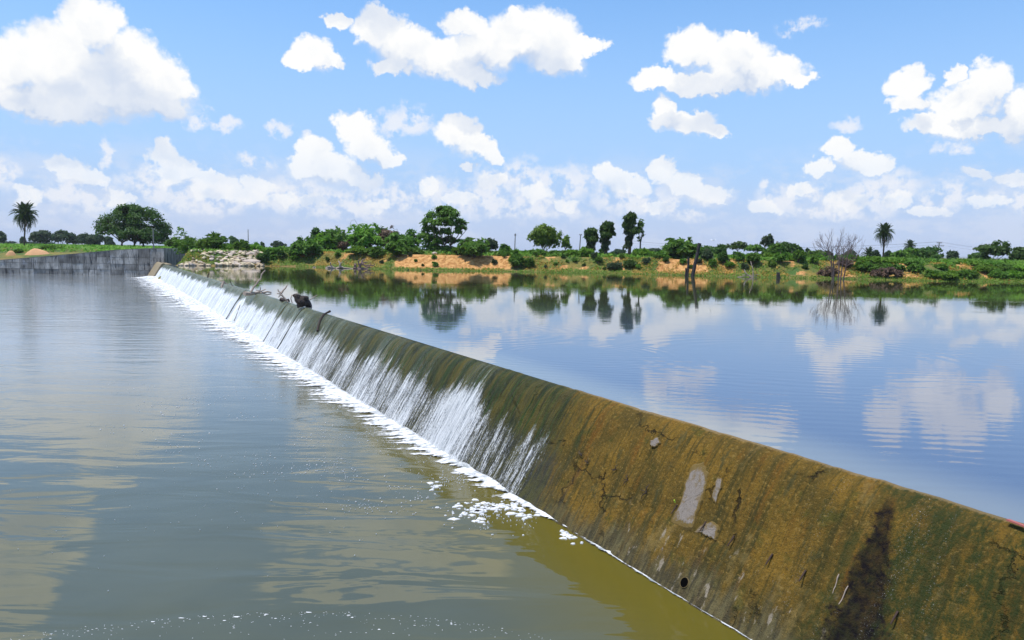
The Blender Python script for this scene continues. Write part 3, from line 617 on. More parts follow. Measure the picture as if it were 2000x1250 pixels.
al = N.m('MULTIPLY', al, N.mr(Wd, 1.0, 0.85)); al = N.m('MAXIMUM', al, N.m('MULTIPLY', N.mr(T, 12.6, 12.0), N.mr(N.m('ADD', Wd, N.m('MULTIPLY', N.m('SUBTRACT', f2, 0.5), 1.2)), 0.75, 0.55)))
N.put(b.inputs['Base Color'], N.mix(N.mr(N.m('ADD', N.m('MULTIPLY', f2, 0.6), N.m('MULTIPLY', f1, 0.4)), 0.38, 0.58), (0.24, 0.265, 0.27), (0.78, 0.78, 0.77))); b.inputs['Roughness'].default_value = 0.6; N.put(b.inputs['Alpha'], al)
bn = N.new('ShaderNodeBump'); bn.inputs['Strength'].default_value = 0.5; bn.inputs['Distance'].default_value = 0.1; N.put(bn.inputs['Height'], f2); N.put(b.inputs['Normal'], bn.outputs[0])
tt = np.unique(np.concatenate([np.arange(6, 40, 0.12), np.arange(40, 152, 0.35)])); ww = np.linspace(0, 1, 22)
wid = np.interp(tt, [6, 9, 10.2, 11.0, 12.5, 13.5, 15, 20, 33, 53, 86, 120, 147], [0.16, 0.17, 0.20, 0.20, 0.20, 0.35, 1.2, 3.0, 5.4, 8.0, 11.0, 13.0, 13.0]) * np.where(tt < 14, 0.95, 0.50+0.55*fbm(tt*0.7, 0*tt+2))
vv = []; uv = []
for i, t in enumerate(tt):
    for w_ in ww:
        d = w_*wid[i]; mound = np.interp(t, [10, 16, 40, 100], [0.012, 0.05, 0.12, 0.38])*math.exp(-(d/max(0.3, 0.22*wid[i]))**2)*(0.55+0.9*float(vnoise(t*1.7, d*2.5)))
        x0 = 8.80; vv.append((x0-d*cy_, t+d*sy_, 0.014+mound)); uv.append((t, w_))
n = len(ww); ff = [(i*n+j, (i+1)*n+j, (i+1)*n+j+1, i*n+j+1) for i in range(len(tt)-1) for j in range(n-1)]
me = bpy.data.meshes.new('foam'); me.from_pydata(vv, [], ff); me.update(); ul = me.uv_layers.new(name='slope'); li = np.zeros(len(me.loops), int); me.loops.foreach_get('vertex_index', li)
ul.data.foreach_set('uv', np.array(uv, np.float32)[li].reshape(-1)); me.polygons.foreach_set('use_smooth', [True]*len(me.polygons))
fo = link('foam', me, om); fo.rotation_euler = (0, 0, WYAW); tag(fo, 'white foam spreading from the foot of the weir', 'foam', kind='stuff')
# floating foam rafts; the finest white flecks also model glints on the ripples
fl = MB()
def fleck(x, y, r, z=0.004, asp=1.0, n=9, h=0.02):
    b0 = len(fl.v); rr = [r*random.uniform(0.6, 1.25) for _ in range(n)]; a0 = random.random()*6.28
    for k, (sc, zz) in enumerate(((1.0, z), (0.7, z+h))):
        for i in range(n):
            a = a0+2*math.pi*i/n; fl.v.append((x+math.cos(a)*rr[i]*sc*asp, y+math.sin(a)*rr[i]*sc, zz))
    for i in range(n): j = (i+1) % n; fl.f.append((b0+i, b0+j, b0+n+j, b0+n+i))
    fl.f.append(tuple(b0+n+i for i in range(n)))
def cluster(px, py, sx, sy, n, rlo, rhi, asp=1.6):
    for _ in range(n):
        p = onz(px+random.gauss(0, sx), py+random.gauss(0, sy), 0); x, t = w2l(p.x, p.y)
        if x < 8.6: fleck(p.x, p.y, random.uniform(rlo, rhi)*(0.4+random.random()), asp=asp)
for (px, py, sx, sy, n) in ((850,953,8,5,14),(930,998,22,7,70),(955,990,26,5,34),(1000,992,20,6,40),(1020,1005,14,4,20),(940,1022,8,2,5),(885,1006,10,3,6),(1130,1045,16,6,60),(1150,1056,14,5,40),(1110,1042,8,4,10)): cluster(px, py, sx, sy, n, 0.015, 0.062)
for (px, py, sx, sy, n, a, b_) in ((980,1010,45,16,120,.005,.013),(300,980,200,70,60,.003,.007),(560,960,120,60,70,.003,.008)) + tuple((random.gauss(690,120), random.gauss(880,50), 26, 7, 22, .004, .011) for _ in range(34)) + tuple((random.gauss(880,60), random.gauss(930,28), 18, 5, 16, .004, .011) for _ in range(12)) + tuple((random.gauss(430,110), random.gauss(800,40), 28, 6, 14, .006, .016) for _ in range(12)): cluster(px, py, sx, sy, n, a, b_)
for k in range(330):                                                      # the scum line of the eddy at the bottom of the picture
    px = random.uniform(20, 1150); yy = 1195 + 55*((px-620)/620)**2 if px < 620 else 1195+70*((px-620)/530)**2
    py = yy + abs(random.gauss(0, 10 if k % 2 else 28)); p = onz(px, py, 0); fleck(p.x, p.y, random.uniform(.0015, .006)*(1+2.2*(random.random() < .07)), asp=random.uniform(1.5, 4.0), n=7, h=0.003)
tag(fl.build('foam_glint_flecks', simple('fleck_white', (0.68, 0.69, 0.69), 0.6, 0.15), None), 'scattered white foam rafts, flecks and modelled ripple glints on the river', 'foam', kind='stuff')

# ------------------------------------------------------------------ wing wall on the far left bank
wall_m, N, b = mat('wall_concrete'); tc = N.new('ShaderNodeNewGeometry').outputs['Position']; oi = N.new('ShaderNodeObjectInfo').outputs['Random']
v1 = N.noise(N.vm('MULTIPLY', tc, (0.9, 0.9, 0.35)), 1.0, 6, 0.65); v2 = N.noise(tc, 0.6, 5, 0.6); v3 = N.noise(N.vm('MULTIPLY', tc, (4, 4, 0.5)), 1.0, 5, 0.6)
c = N.mix(N.mr(v1, 0.3, 0.7), (0.15, 0.138, 0.118), (0.46, 0.42, 0.37)); c = N.mix(N.mr(v3, 0.52, 0.66), c, (0.06, 0.06, 0.062)); c = N.mix(N.mr(v2, 0.55, 0.75), c, (0.42, 0.41, 0.41))
h = N.new('ShaderNodeHueSaturation'); N.put(h.inputs['Color'], c); N.put(h.inputs['Value'], N.mr(oi, 0, 1, 0.55, 1.5, False)); N.put(b.inputs['Base Color'], h.outputs[0]); b.inputs['Roughness'].default_value = 0.9
wr, wl = onz(301, 538.5, 0), onz(0, 534, 0)
wdir = Vector((wl.x-wr.x, wl.y-wr.y, 0)).normalized(); wback = Vector((-wdir.y, wdir.x, 0)); 
if wback.y < 0: wback = -wback
wing = empty('wing_wall', (wr.x, wr.y, 0)); tag(wing, 'grey stained concrete wing wall with a sloping top at the far end of the weir', 'wall')
TOPS = [(320, 484.5), (285, 485), (230, 487.5), (120, 497.5), (0, 507.5), (-120, 517), (-260, 523)]
tp = []
for (px, py) in TOPS:
    d = ray(px, py); n2 = Vector((wback.x, wback.y, 0)); k = n2.dot(Vector((wr.x, wr.y, 0)))/n2.dot(Vector((d.x, d.y, 0))); q = d*k
    tp.append(((Vector((q.x, q.y, 0))-Vector((wr.x, wr.y, 0))).dot(wdir), CZ+q.z))
a0 = tp[0][0]
def wtop(a): return float(np.interp(a, [p[0] for p in tp], [p[1] for p in tp]))
def wp(a, o, z): p = wdir*a + wback*o; return (p.x, p.y, z)
q = MB(); stn = [p[0] for p in tp]
for a in stn: q.v += [wp(a, 0.06, -1.5), wp(a, 0.06, wtop(a)-0.02), wp(a, 0.65, wtop(a)-0.02), wp(a, 0.65, -1.5)]
for i in range(len(stn)-1):
    for k in range(4): k2 = (k+1) % 4; q.f.append((4*i+k, 4*i+k2, 4*i+4+k2, 4*i+4+k))
q.f += [(3,2,1,0), tuple(4*(len(stn)-1)+k for k in range(4))]
q.build('core', wall_m, wing)
q = MB()                                                                   # return leg running upstream at the right-hand end
q.v += [wp(a0+0.02, 0.02, -1.5), wp(a0+0.02, 0.02, wtop(a0)-0.03), wp(a0-0.5, 9.0, wtop(a0)-0.03), wp(a0-0.5, 9.0, -1.5), wp(a0+0.7, 0.02, -1.5), wp(a0+0.7, 0.02, wtop(a0)-0.03), wp(a0+0.2, 9.0, wtop(a0)-0.03), wp(a0+0.2, 9.0, -1.5)]
q.f += [(0,1,2,3), (7,6,5,4), (1,5,6,2), (0,4,5,1), (3,2,6,7), (0,3,7,4)]; q.build('return_leg', wall_m, wing)
edges = [a0]
while edges[-1] < tp[-1][0]-2: edges.append(edges[-1]+random.uniform(2.2, 3.0))
for i in range(len(edges)-1):
    xa, xb = edges[i]+0.035, edges[i+1]-0.035
    for (za, zb) in ((-1.0, 1.05), (1.05, 2.25), (2.25, 3.55), (3.55, 9.0)):
        ta, tb = min(zb-0.07, wtop(xa)-0.12), min(zb-0.07, wtop(xb)-0.12)
        if ta - za < 0.12 or tb - za < 0.12: continue
        pr = -random.uniform(0.0, 0.09); p_ = MB()
        p_.v += [wp(xa, 0.10, za), wp(xb, 0.10, za), wp(xb, 0.10, tb), wp(xa, 0.10, ta), wp(xa, pr, za), wp(xb, pr, za), wp(xb, pr, tb), wp(xa, pr, ta)]
        p_.f += [(0,1,2,3), (7,6,5,4), (0,4,5,1), (1,5,6,2), (2,6,7,3), (3,7,4,0)]
        p_.build('panel', wall_m, wing)
cap = MB()
for a in stn: cap.v += [wp(a, -0.05, wtop(a)-0.10), wp(a, -0.05, wtop(a)), wp(a, 0.70, wtop(a)), wp(a, 0.70, wtop(a)-0.10)]
for i in range(len(stn)-1):
    for k in range(4): k2 = (k+1) % 4; cap.f.append((4*i+k, 4*i+k2, 4*i+4+k2, 4*i+4+k))
cap.f += [(3,2,1,0), tuple(4*(len(stn)-1)+k for k in range(4))]
cap.build('coping', simple('coping', (0.20, 0.19, 0.16), 0.9, 0.35, 1.5), wing)

# ------------------------------------------------------------------ foliage makers
def quads(name, C, size, nrm, asp=1.0, rng=RNG, m=None, parent=None, axis=None):
    """leaf-sized diamond faces at C (n,3), half size `size`, facing about `nrm`"""
    n = len(C); nrm = nrm + rng.normal(0, 0.55, (n, 3)); nrm /= np.linalg.norm(nrm, axis=1, keepdims=True)+1e-9
    a = rng.normal(0, 1, (n, 3)) if axis is None else axis + rng.normal(0, 0.18, (n, 3))
    a -= nrm*(a*nrm).sum(1, keepdims=True); a /= np.linalg.norm(a, axis=1, keepdims=True)+1e-9; bb = np.cross(nrm, a)
    s = np.asarray(size).reshape(-1, 1)
    Vv = np.stack([C-a*s*asp, C-bb*s*0.62, C+a*s*asp, C+bb*s*0.62], 1).reshape(-1, 3)
    me = bpy.data.meshes.new(name); me.vertices.add(4*n); me.vertices.foreach_set('co', Vv.reshape(-1).astype(np.float32))
    me.loops.add(4*n); me.loops.foreach_set('vertex_index', np.arange(4*n, dtype=np.int32)); me.polygons.add(n)
    me.polygons.foreach_set('loop_start', np.arange(0, 4*n, 4, dtype=np.int32)); me.update(calc_edges=True)
    return link(name, me, m, parent) if m is not None else me
def blob_leaves(blobs, n, rng=RNG, hollow=0.55, gap=0.45):
    """points and outward directions spread through ellipsoids (cx,cy,cz,rx,ry,rz)"""
    B = np.array(blobs, float); wgt = B[:,3]*B[:,4]+B[:,3]*B[:,5]; wgt /= wgt.sum(); k = rng.choice(len(B), int(n*1.5), p=wgt)
    d = rng.normal(0, 1, (len(k), 3)); d /= np.linalg.norm(d, axis=1, keepdims=True)
    d[:,2] = np.where(d[:,2] < -0.35, -d[:,2]*0.6, d[:,2])
    r = hollow + (1.04-hollow)*rng.random((len(k), 1))**0.6
    r[::9] *= 1.2; P = B[k,:3] + d*r*B[k,3:6]; sc = 1.6/np.mean(B[:,3])
    g = vnoise(P[:,0]*sc+7*B[k,0], P[:,2]*sc+P[:,1]*sc*0.7)
    ok = g > gap*0.72; P = P[ok][:n]; d = d[ok][:n]
    return P, d + np.array([0, 0, 0.35])
def crown_blobs(w, h, dpt, n, rng, base=0.0, flat=0.75, spread=0.62):
    out = []
    for i in range(n):
        a = rng.random()*6.283; rr = math.sqrt(rng.random())*spread; zc = rng.random()
        rad = (0.22+0.16*rng.random()); lim = math.sqrt(max(0.05, 1-(2*zc-0.75)**2*0.55))
        out.append((math.cos(a)*rr*w/2*lim, math.sin(a)*rr*dpt/2*lim, base+h*(0.18+0.68*zc), w*rad*0.62, dpt*rad*0.62, h*rad*flat))
    out.append((0, 0, base+h*0.5, w*0.28, dpt*0.28, h*0.36)); return out
def limbs(q, base_h, w, h, rng, n=5, r0=0.3, lean=0.0):
    top = Vector((lean, 0, base_h)); q.tube([(0, 0, -0.4), (lean*0.4, 0, base_h*0.5), top], [r0*1.25, r0, r0*0.8], 7)
    for i in range(n):
        a = 6.283*i/n+rng.random(); e = Vector((math.cos(a)*w*0.30*(0.6+0.6*rng.random()), math.sin(a)*w*0.3, base_h+h*(0.35+0.3*rng.random())))
        m_ = top.lerp(e, 0.5)+Vector((0, 0, -h*0.05)); q.tube([top-Vector((0, 0, 0.2)), m_, e], [r0*0.6, r0*0.42, r0*0.15], 5)
def tree(px, ytop, wpx, v, leaf, label, cat='tree', group=None, name='broadleaf_tree', trunk=0.10, n=1600, nb=12, leafsize=0.32, hpx=None, seed=0, flat=0.8, blobs=None, bark=BARK, trunks=None, gap=0.45, deep=0.8):
    rng = np.random.default_rng(seed*13+int(px)); p = ond(px, 500, v); z0 = hz_(p.x, p.y) - 0.1; top = ond(px, ytop, v).z; H = top - z0; wd = wpx*v/FPX
    o = empty(name, (p.x, p.y, z0)); tag(o, label, cat, group); bh = H*trunk
    bl = blobs(wd, H) if blobs else crown_blobs(wd, H-bh, wd*deep, nb, rng, bh)
    P_, d_ = blob_leaves(bl, n, rng, gap=gap)
    zmax = np.percentile(P_[:,2], 99.3); 
    P_[:,2] = bh*0.6 + (P_[:,2]-bh*0.6)*(H-bh*0.6)/(zmax-bh*0.6)
    quads('crown', P_, leafsize*(0.6+0.8*rng.random(len(P_))), d_, 1.25, rng, LEAF[leaf], o)
    q = MB()
    for (tx, lean) in (trunks or [(0.0, 0.0)]):
        q2 = MB(); limbs(q2, max(0.6, bh*1.15), wd, H-bh, rng, 5, max(0.10, 0.022*H), lean); off = len(q.v)
        q.v += [(x+tx, y, z) for x, y, z in q2.v]; q.f += [tuple(i+off for i in f) for f in q2.f]
    q.build('trunk', bark, o)
    return o
def strands(w, h, n, rng, per=26, droop=0.5, up=1.0):
    """arching sprays: leaf positions, directions along the spray, face normals and the twig curves"""
    Cs, As, Ns, tw = [], [], [], []
    for i in range(n):
        a = rng.random()*6.283; r = w/2*(0.35+0.65*rng.random()); hh = h*(0.45+0.6*rng.random()+(0.30 if i % 8 == 0 else 0))*up; b0 = np.array([math.cos(a+2)*w*0.10*rng.random(), math.sin(a+2)*w*0.1*rng.random(), 0])
        e = np.array([math.cos(a)*r, math.sin(a)*r, 0]); t = np.linspace(0.0, 1.0, per); side = np.array([-math.sin(a), math.cos(a), 0])
        arc = (t*(1.9-0.9*t*(0.8+droop)))[:, None]
        P_ = b0 + e*t[:, None] + np.array([0, 0, hh])*arc/ (1.9-0.9*(0.8+droop)) * (0.55 if droop > .8 else 0.78)
        tw.append(P_[::5]); tt = t[int(per*0.22):]; Pp = P_[int(per*0.22):]
        dirn = np.gradient(P_, axis=0)[int(per*0.22):]; dirn /= np.linalg.norm(dirn, axis=1, keepdims=True)+1e-9
        for sg in (-1, 1):
            ax = dirn*0.75 + side*sg*0.8; off_ = ax*(0.10+0.10*rng.random((len(Pp), 1)))*max(0.8, w*0.28)
            Cs.append(Pp+off_*0.8+rng.normal(0, 0.05*w*0.4, Pp.shape)); As.append(ax); Ns.append(np.array([math.cos(a), math.sin(a), 0])*0.55+np.array([0, 0, 0.75])+rng.normal(0, 0.35, dirn.shape))
    return np.concatenate(Cs), np.concatenate(As), np.concatenate(Ns), tw
def thorn_mesh(w, h, n, rng, leafsize, droop=0.6):
    C_, A_, N_, tw = strands(w, h, n, rng, 26, droop)
    ok = C_[:,2] > 0.02*h; C_, A_, N_ = C_[ok], A_[ok], N_[ok]
    C_[:,2] *= h/np.percentile(C_[:,2], 98.5)
    lm = quads('foliage', C_, leafsize*(0.6+0.8*rng.random(len(C_))), N_, 1.9, rng, axis=A_)
    q = MB()
    for t_ in tw[:14]: q.tube([tuple(p) for p in t_], list(np.linspace(0.05, 0.012, len(t_))), 4)
    return lm, q.mesh('stems')
def shrub(px, ytop, wpx, v, leaf, label, cat='shrub', group=None, name='thorn_shrub', n=46, leafsize=0.24, ybase=None, droop=0.6, seed=0, sink=0.1):
    rng = np.random.default_rng(seed*17+int(px*3)); p = ond(px, 500, v); z0 = hz_(p.x, p.y)-sink; top = ond(px, ytop, v).z; H = max(0.5, top-z0); wd = wpx*v/FPX
    o = empty(name, (p.x, p.y, z0)); tag(o, label, cat, group)
    lm, sm = thorn_mesh(wd, H, n, rng, leafsize, droop); link('foliage', lm, LEAF[leaf], o); link('stems', sm, BARK, o)
    return o
def shoreV(px, d):                                                    # distance ahead of a spot d metres up the bank from the water
    v = 130.0
    for _ in range(6): v = float(shore(ond(px, 500, v).x)) + d
    return v

# palms: every frond its own part
def frond_mesh(L, rng, droop):
    t = np.linspace(0, 1, 22); x = L*(t*0.93); z = L*(0.55*t - (0.35+droop)*t*t); q = MB()
    pts = [(x[i], 0, z[i]) for i in range(22)]; q.tube(pts[::3]+[pts[-1]], list(np.linspace(0.035, 0.008, 8))+[0.006], 3, False)
    for i in range(3, 22):
        for sg in (-1, 1):
            ll = L*0.25*math.sin(math.pi*min(0.97, 0.22+0.78*t[i]))*(0.8+0.4*rng.random()); c = np.array(pts[i]); d = np.array([0.75, sg*0.75, 0.30-0.4*droop]); d /= np.linalg.norm(d)
            w_ = np.array([0.030, 0, 0.02])*L*0.9; b0 = len(q.v); e = c+d*ll+np.array([0, 0, -ll*0.25*rng.random()])
            q.v += [tuple(c-w_*0.5), tuple((c+e)/2-w_), tuple(e), tuple((c+e)/2+w_)]; q.f.append((b0, b0+1, b0+2, b0+3))
    return q.mesh('frond')
_prng = np.random.default_rng(5)
FROND = [frond_mesh(1.0, _prng, dr) for dr in (0.05, 0.35, 0.65, 0.95)]
for f_ in FROND: f_.materials.append(LEAF['palm'])
DEADF = frond_mesh(1.0, _prng, 1.1); DEADF.materials.append(LEAF['brown'])
def palm(px, ycrown, rpx, v, label, lean=0.0, nf=54, group=None, dead=8, trunk_r=0.19):
    p = ond(px, 500, v); z0 = hz_(p.x, p.y)-0.2; zc = ond(px, ycrown, v).z - z0; L = rpx*v/FPX*1.22
    o = empty('date_palm', (p.x, p.y, z0)); tag(o, label, 'palm tree', group); q = MB(); n = 16
    q.tube([(lean*math.sin(1.57*i/n)-lean, 0, zc*i/n) for i in range(n+1)], [trunk_r*(1.5-0.7*min(1, i/4.0) + (0.10 if i % 2 else 0) + (0.35 if i > 13 else 0)) for i in range(n+1)], 8); q.build('trunk', BARK, o)
    for i in range(nf+dead):
        f = i/nf; up = 1-2.0*f if i < nf else -1.25; k = min(3, int(f*3.6)) if i < nf else 3
        fr = link('frond', FROND[k] if i < nf else DEADF, None, o); a = i*2.39996+_prng.random()*0.3
        fr.location = (0, 0, zc + 0.15*up); fr.rotation_euler = (_prng.normal(0, 0.15), -0.95*max(-1.05, up) - 0.05, a); s = L*(0.85+0.25*_prng.random())*(0.8 if i >= nf else 1); fr.scale = (s, s, s)
    return o
palm(52, 419, 23, 178, 'tall date palm on the left bank beside the orange sand mound', lean=0.6, nf=64)
palm(1725, 455, 18, 152, 'tall slim date palm standing above the right bank', nf=60)
palm(1776, 481, 12, 190, 'small date palm rising out of the round trees beside the power pole', nf=44, dead=10)
palm(1697, 498, 15, 175, 'stemless young date palm between the bare tree and the tall palm', nf=40, dead=2)

# ------------------------------------------------------------------ trees of the left bank
tree(262, 402, 148, 190, 'dark', 'huge dark green spreading tree behind the wing wall', name='banyan_tree', trunk=0.14, n=15000, nb=26, leafsize=0.25, trunks=[(0.2, 0), (-3.2, 0.3), (2.6, -.3)], gap=0.40, seed=3,
     blobs=lambda w, h: [(w*(x-262)/148, dy*w, h*(482-y)/80, w*rx/148*1.12, w*rx/148*0.9, h*ry/80*1.10) for (x, y, rx, ry, dy) in ((262,424,34,20,0),(232,432,30,18,.1),(292,430,30,20,-.1),(210,440,20,16,0),(310,446,18,16,.1),(255,446,40,18,.15),(285,458,36,16,-.15),(225,452,24,14,-.1),(262,412,22,10,-.05),(300,468,26,10,.05),(200,447,12,10,.1),(326,452,9,8,0),(318,462,12,10,0),(240,415,20,11,.1),(284,415,16,10,.1),(250,464,22,10,.1))])
for i, (x, y, w, v, lab) in enumerate(((84,451,60,330,'round grey-green tree just right of the left palm trunk'),(119,451,58,340,'broad dark tree second in the row right of the left palm'),(145,457,36,350,'low round tree third in the row right of the left palm'),(164,457,32,345,'narrow dark tree fourth in the row right of the left palm'),(186,459,50,330,'wide dark tree at the left foot of the huge spreading tree'),(214,463,26,360,'dark tree seen below the left limbs of the huge spreading tree'),(45,464,15,380,'small upright tree just left of the left palm trunk'),(3,453,34,300,'open-crowned tree cut by the left edge of the picture'))):
    tree(x, y, w, v, 'far', lab, n=1500, nb=11, leafsize=0.55, trunk=0.05, seed=i)
for i, (x, y, w, lab) in enumerate(((20,472,40,'low far hedge at the left edge beyond the field'),(62,473,34,'low far hedge behind the left palm'),(95,474,40,'low far hedge behind the row of round trees'))):
    tree(x, y, w, 620, 'far', lab, 'hedge', n=500, nb=9, leafsize=0.8, trunk=0.05, name='field_hedge', seed=i)

# ------------------------------------------------------------------ the bank, left to right
A = shoreV
shrub(352, 465, 58, A(352,14), 'mid', 'green thorny shrub hard against the right end of the wing wall')
shrub(382, 460, 86, A(380,11), 'mid', 'wide feathery shrub above the mossy rocks right of the wing wall', n=60)
shrub(422, 459, 46, A(422,11), 'mid', 'feathery shrub with upright sprays above the middle of the rock slope', n=60, droop=0.35)
shrub(398, 470, 30, A(398,10), 'bright', 'small bright shrub between the two feathery shrubs above the rocks')
shrub(471, 472, 34, A(471,8), 'mid', 'drooping shrub hanging over the pale rocks', droop=0.95)
shrub(494, 478, 40, A(494,9), 'bright', 'low green shrub below the lone pole at the top of the pale rocks')
shrub(445, 478, 34, A(445,10), 'bright', 'low shrub at the top of the rocks left of the drooping one')
tree(457, 462, 24, 330, 'dark', 'dark tree behind the shrubs left of the lone pole', n=800, nb=7, leafsize=0.45)
tree(513, 473, 12, 380, 'dark', 'small dark bushy tree right of the lone pole', n=400, nb=5, leafsize=0.45)
tree(543, 471, 36, 360, 'far', 'dark domed tree far behind the green bank right of the rocks', n=800, nb=7, leafsize=0.5)
shrub(514, 494, 26, A(514,2.2), 'dark', 'dark bush at the water just right of the pale rocks', leafsize=0.22)
for i, (x, y, w, d, lf, lab) in enumerate(((530,486,34,7,'bright','bright green shrub right of the dark bush by the rocks'),(556,484,40,8,'bright','bright green shrub midway between the rocks and the feathery thickets'),(578,487,34,5,'mid','mid green shrub left of the big feathery bank shrub'),(598,469,64,5,'mid','big feathery shrub leaning over the yellow bank'),(636,462,56,12,'bright','rounded bright thicket left of the tallest thicket'),(655,451,78,15,'mid','broad thicket with wispy top left of the tallest thicket'),(712,441,86,14,'bright','tallest bright green thicket with drooping sprays'),(790,454,80,16,'mid','feathery thicket between the brown bush and the tall leafy tree'),(700,483,44,5.5,'bright','round bush low on the bank under the tallest thicket'),(735,484,36,6,'mid','dark green bush on the bank above the root ball'),(775,474,46,6,'mid','feathery bush at the left end of the bare sand'),(808,486,36,9,'mid','bush over the upper rim of the sand left of the tall tree'),(926,469,70,6.5,'mid','broad dense bush overhanging the sand right of the tall tree'),(900,482,34,9,'mid','bush at the foot of the tall leafy tree'),(1008,496,36,3.0,'mid','rounded bush at the water near the end of the sand'),(1034,508,15,3.5,'mid','small ball-shaped bush right of the rounded waterside bush'),(1145,486,34,9,'bright','bright green bush in front of the leftmost column palm'),(1233,512,28,4,'dark','dark bush low on the bank below the tallest column palm'),(1200,516,34,3.2,'grey','grey-green dome of scrub low on the bank between the column palms'),(1250,488,30,9,'bright','rounded bright bush right of the tallest column palm'),(1292,494,30,8,'mid','bush left of the pointed feathery tree'))):
    shrub(x, y, w, A(x, d), lf, lab, n=70 if w > 60 else 46, seed=i, droop=0.75 if w > 60 else 0.6, leafsize=0.26)
tree(618, 447, 36, A(618,24), 'dark', 'dark rounded tree behind the left end of the feathery thickets', n=1200, nb=8)
tree(746, 443, 36, A(746,26), 'dark', 'thin dark tree behind the brown dead bush', n=500, nb=8, gap=0.6)
shrub(757, 450, 44, A(757,17), 'brown', 'dead brown bush between green thickets', 'bush', name='dead_bush', n=70, leafsize=0.14, droop=0.4)
shrub(672, 472, 26, A(672,9), 'brown', 'small brown dead brush under the tallest thicket', 'bush', name='dead_bush', n=40, leafsize=0.12, droop=0.4)
tree(866, 404, 94, A(866,14), 'mid', 'tall leafy tree with a broad crown above the sand bank', n=8500, nb=20, leafsize=0.22, trunk=0.20, gap=0.50, seed=9, trunks=[(0, .2), (-1.4, .2), (1.6, -.3)],
     blobs=lambda w, h: [(w*(x-866)/94, dy*w, h*(492-y)/88, w*rx/94*1.05, w*rx/94*0.9, h*ry/88) for (x, y, rx, ry, dy) in ((868,414,20,9,0),(852,424,20,12,.1),(880,424,20,12,-.1),(840,436,16,11,0),(892,436,18,10,.1),(865,436,22,11,-.15),(900,444,11,7,0),(838,448,16,10,.1),(860,452,20,9,.1),(886,450,16,9,-.1),(830,460,14,9,0),(848,468,18,12,0),(876,466,14,9,.1),(905,466,15,4,.0),(842,480,20,10,.1),(870,482,20,8,.1))])
tree(955, 468, 46, A(955,26), 'grey', 'low grey-green tree right of the broad bush over the sand', n=1200, nb=10)
tree(985, 478, 34, A(985,30), 'mid', 'low leafy tree left of the thin pole', n=800, nb=8)
tree(1064, 441, 76, A(1064,13), 'lime', 'round light green tree with a short trunk', n=7000, nb=20, leafsize=0.20, trunk=0.12, seed=4)
tree(1104, 461, 26, A(1104,13), 'lime', 'small wispy tree at the right side of the round light green tree', n=500, nb=7, leafsize=0.22, trunk=0.35, gap=0.6)
# column-shaped palms
def column_palm(px, ytop, wpx, v, label, n, seed, low=0.18):
    rng = np.random.default_rng(seed); p = ond(px, 500, v); z0 = hz_(p.x, p.y)-0.2; H = ond(px, ytop, v).z-z0; wd = wpx*v/FPX
    o = empty('column_palm', (p.x, p.y, z0)); tag(o, label, 'palm tree')
    bl = [(rng.normal(0, wd*0.13), rng.normal(0, wd*0.13), H*zz, wd*0.34*(1.1-0.3*abs(zz-0.75)/0.4), wd*0.34, H*0.085) for zz in np.linspace(0.60, 0.925, 9)]
    P_, d_ = blob_leaves(bl, n, rng, gap=0.35); d_[:,2] *= 0.4; quads('crown', P_, 0.30*(0.6+0.8*rng.random(len(P_))), d_, 1.5, rng, LEAF['dark'], o)
    bl = [(rng.normal(0, wd*0.10), 0, H*zz, wd*0.22, wd*0.22, H*0.06) for zz in np.linspace(low+0.08, 0.58, 7)]
    P_, d_ = blob_leaves(bl, n//3, rng, gap=0.45); ax = np.tile(np.array([[0, 0, -1.0]]), (len(P_), 1)); quads('hanging_skirt', P_, 0.26*(0.6+0.8*rng.random(len(P_))), d_, 1.7, rng, LEAF['grey'], o, axis=ax)
    q = MB(); q.tube([(0, 0, -0.3), (0.05, 0, H*0.4), (0, 0, H*0.86)], [0.34, 0.26, 0.20], 8); q.build('trunk', BARK, o); return o
column_palm(1154, 447, 30, A(1154,13), 'leftmost and shortest of the dark column-shaped palms', 1500, 1)
column_palm(1183, 434, 30, A(1183,13), 'middle one of the dark column-shaped palms', 1600, 2)
column_palm(1229, 417, 27, A(1229,12), 'tallest dark column-shaped palm', 1700, 3)
tree(1250, 428, 22, A(1250,13), 'mid', 'thin sparse sapling beside the tallest column palm', n=190, nb=10, leafsize=0.26, trunk=0.35, gap=0.5, bark=BARKG)
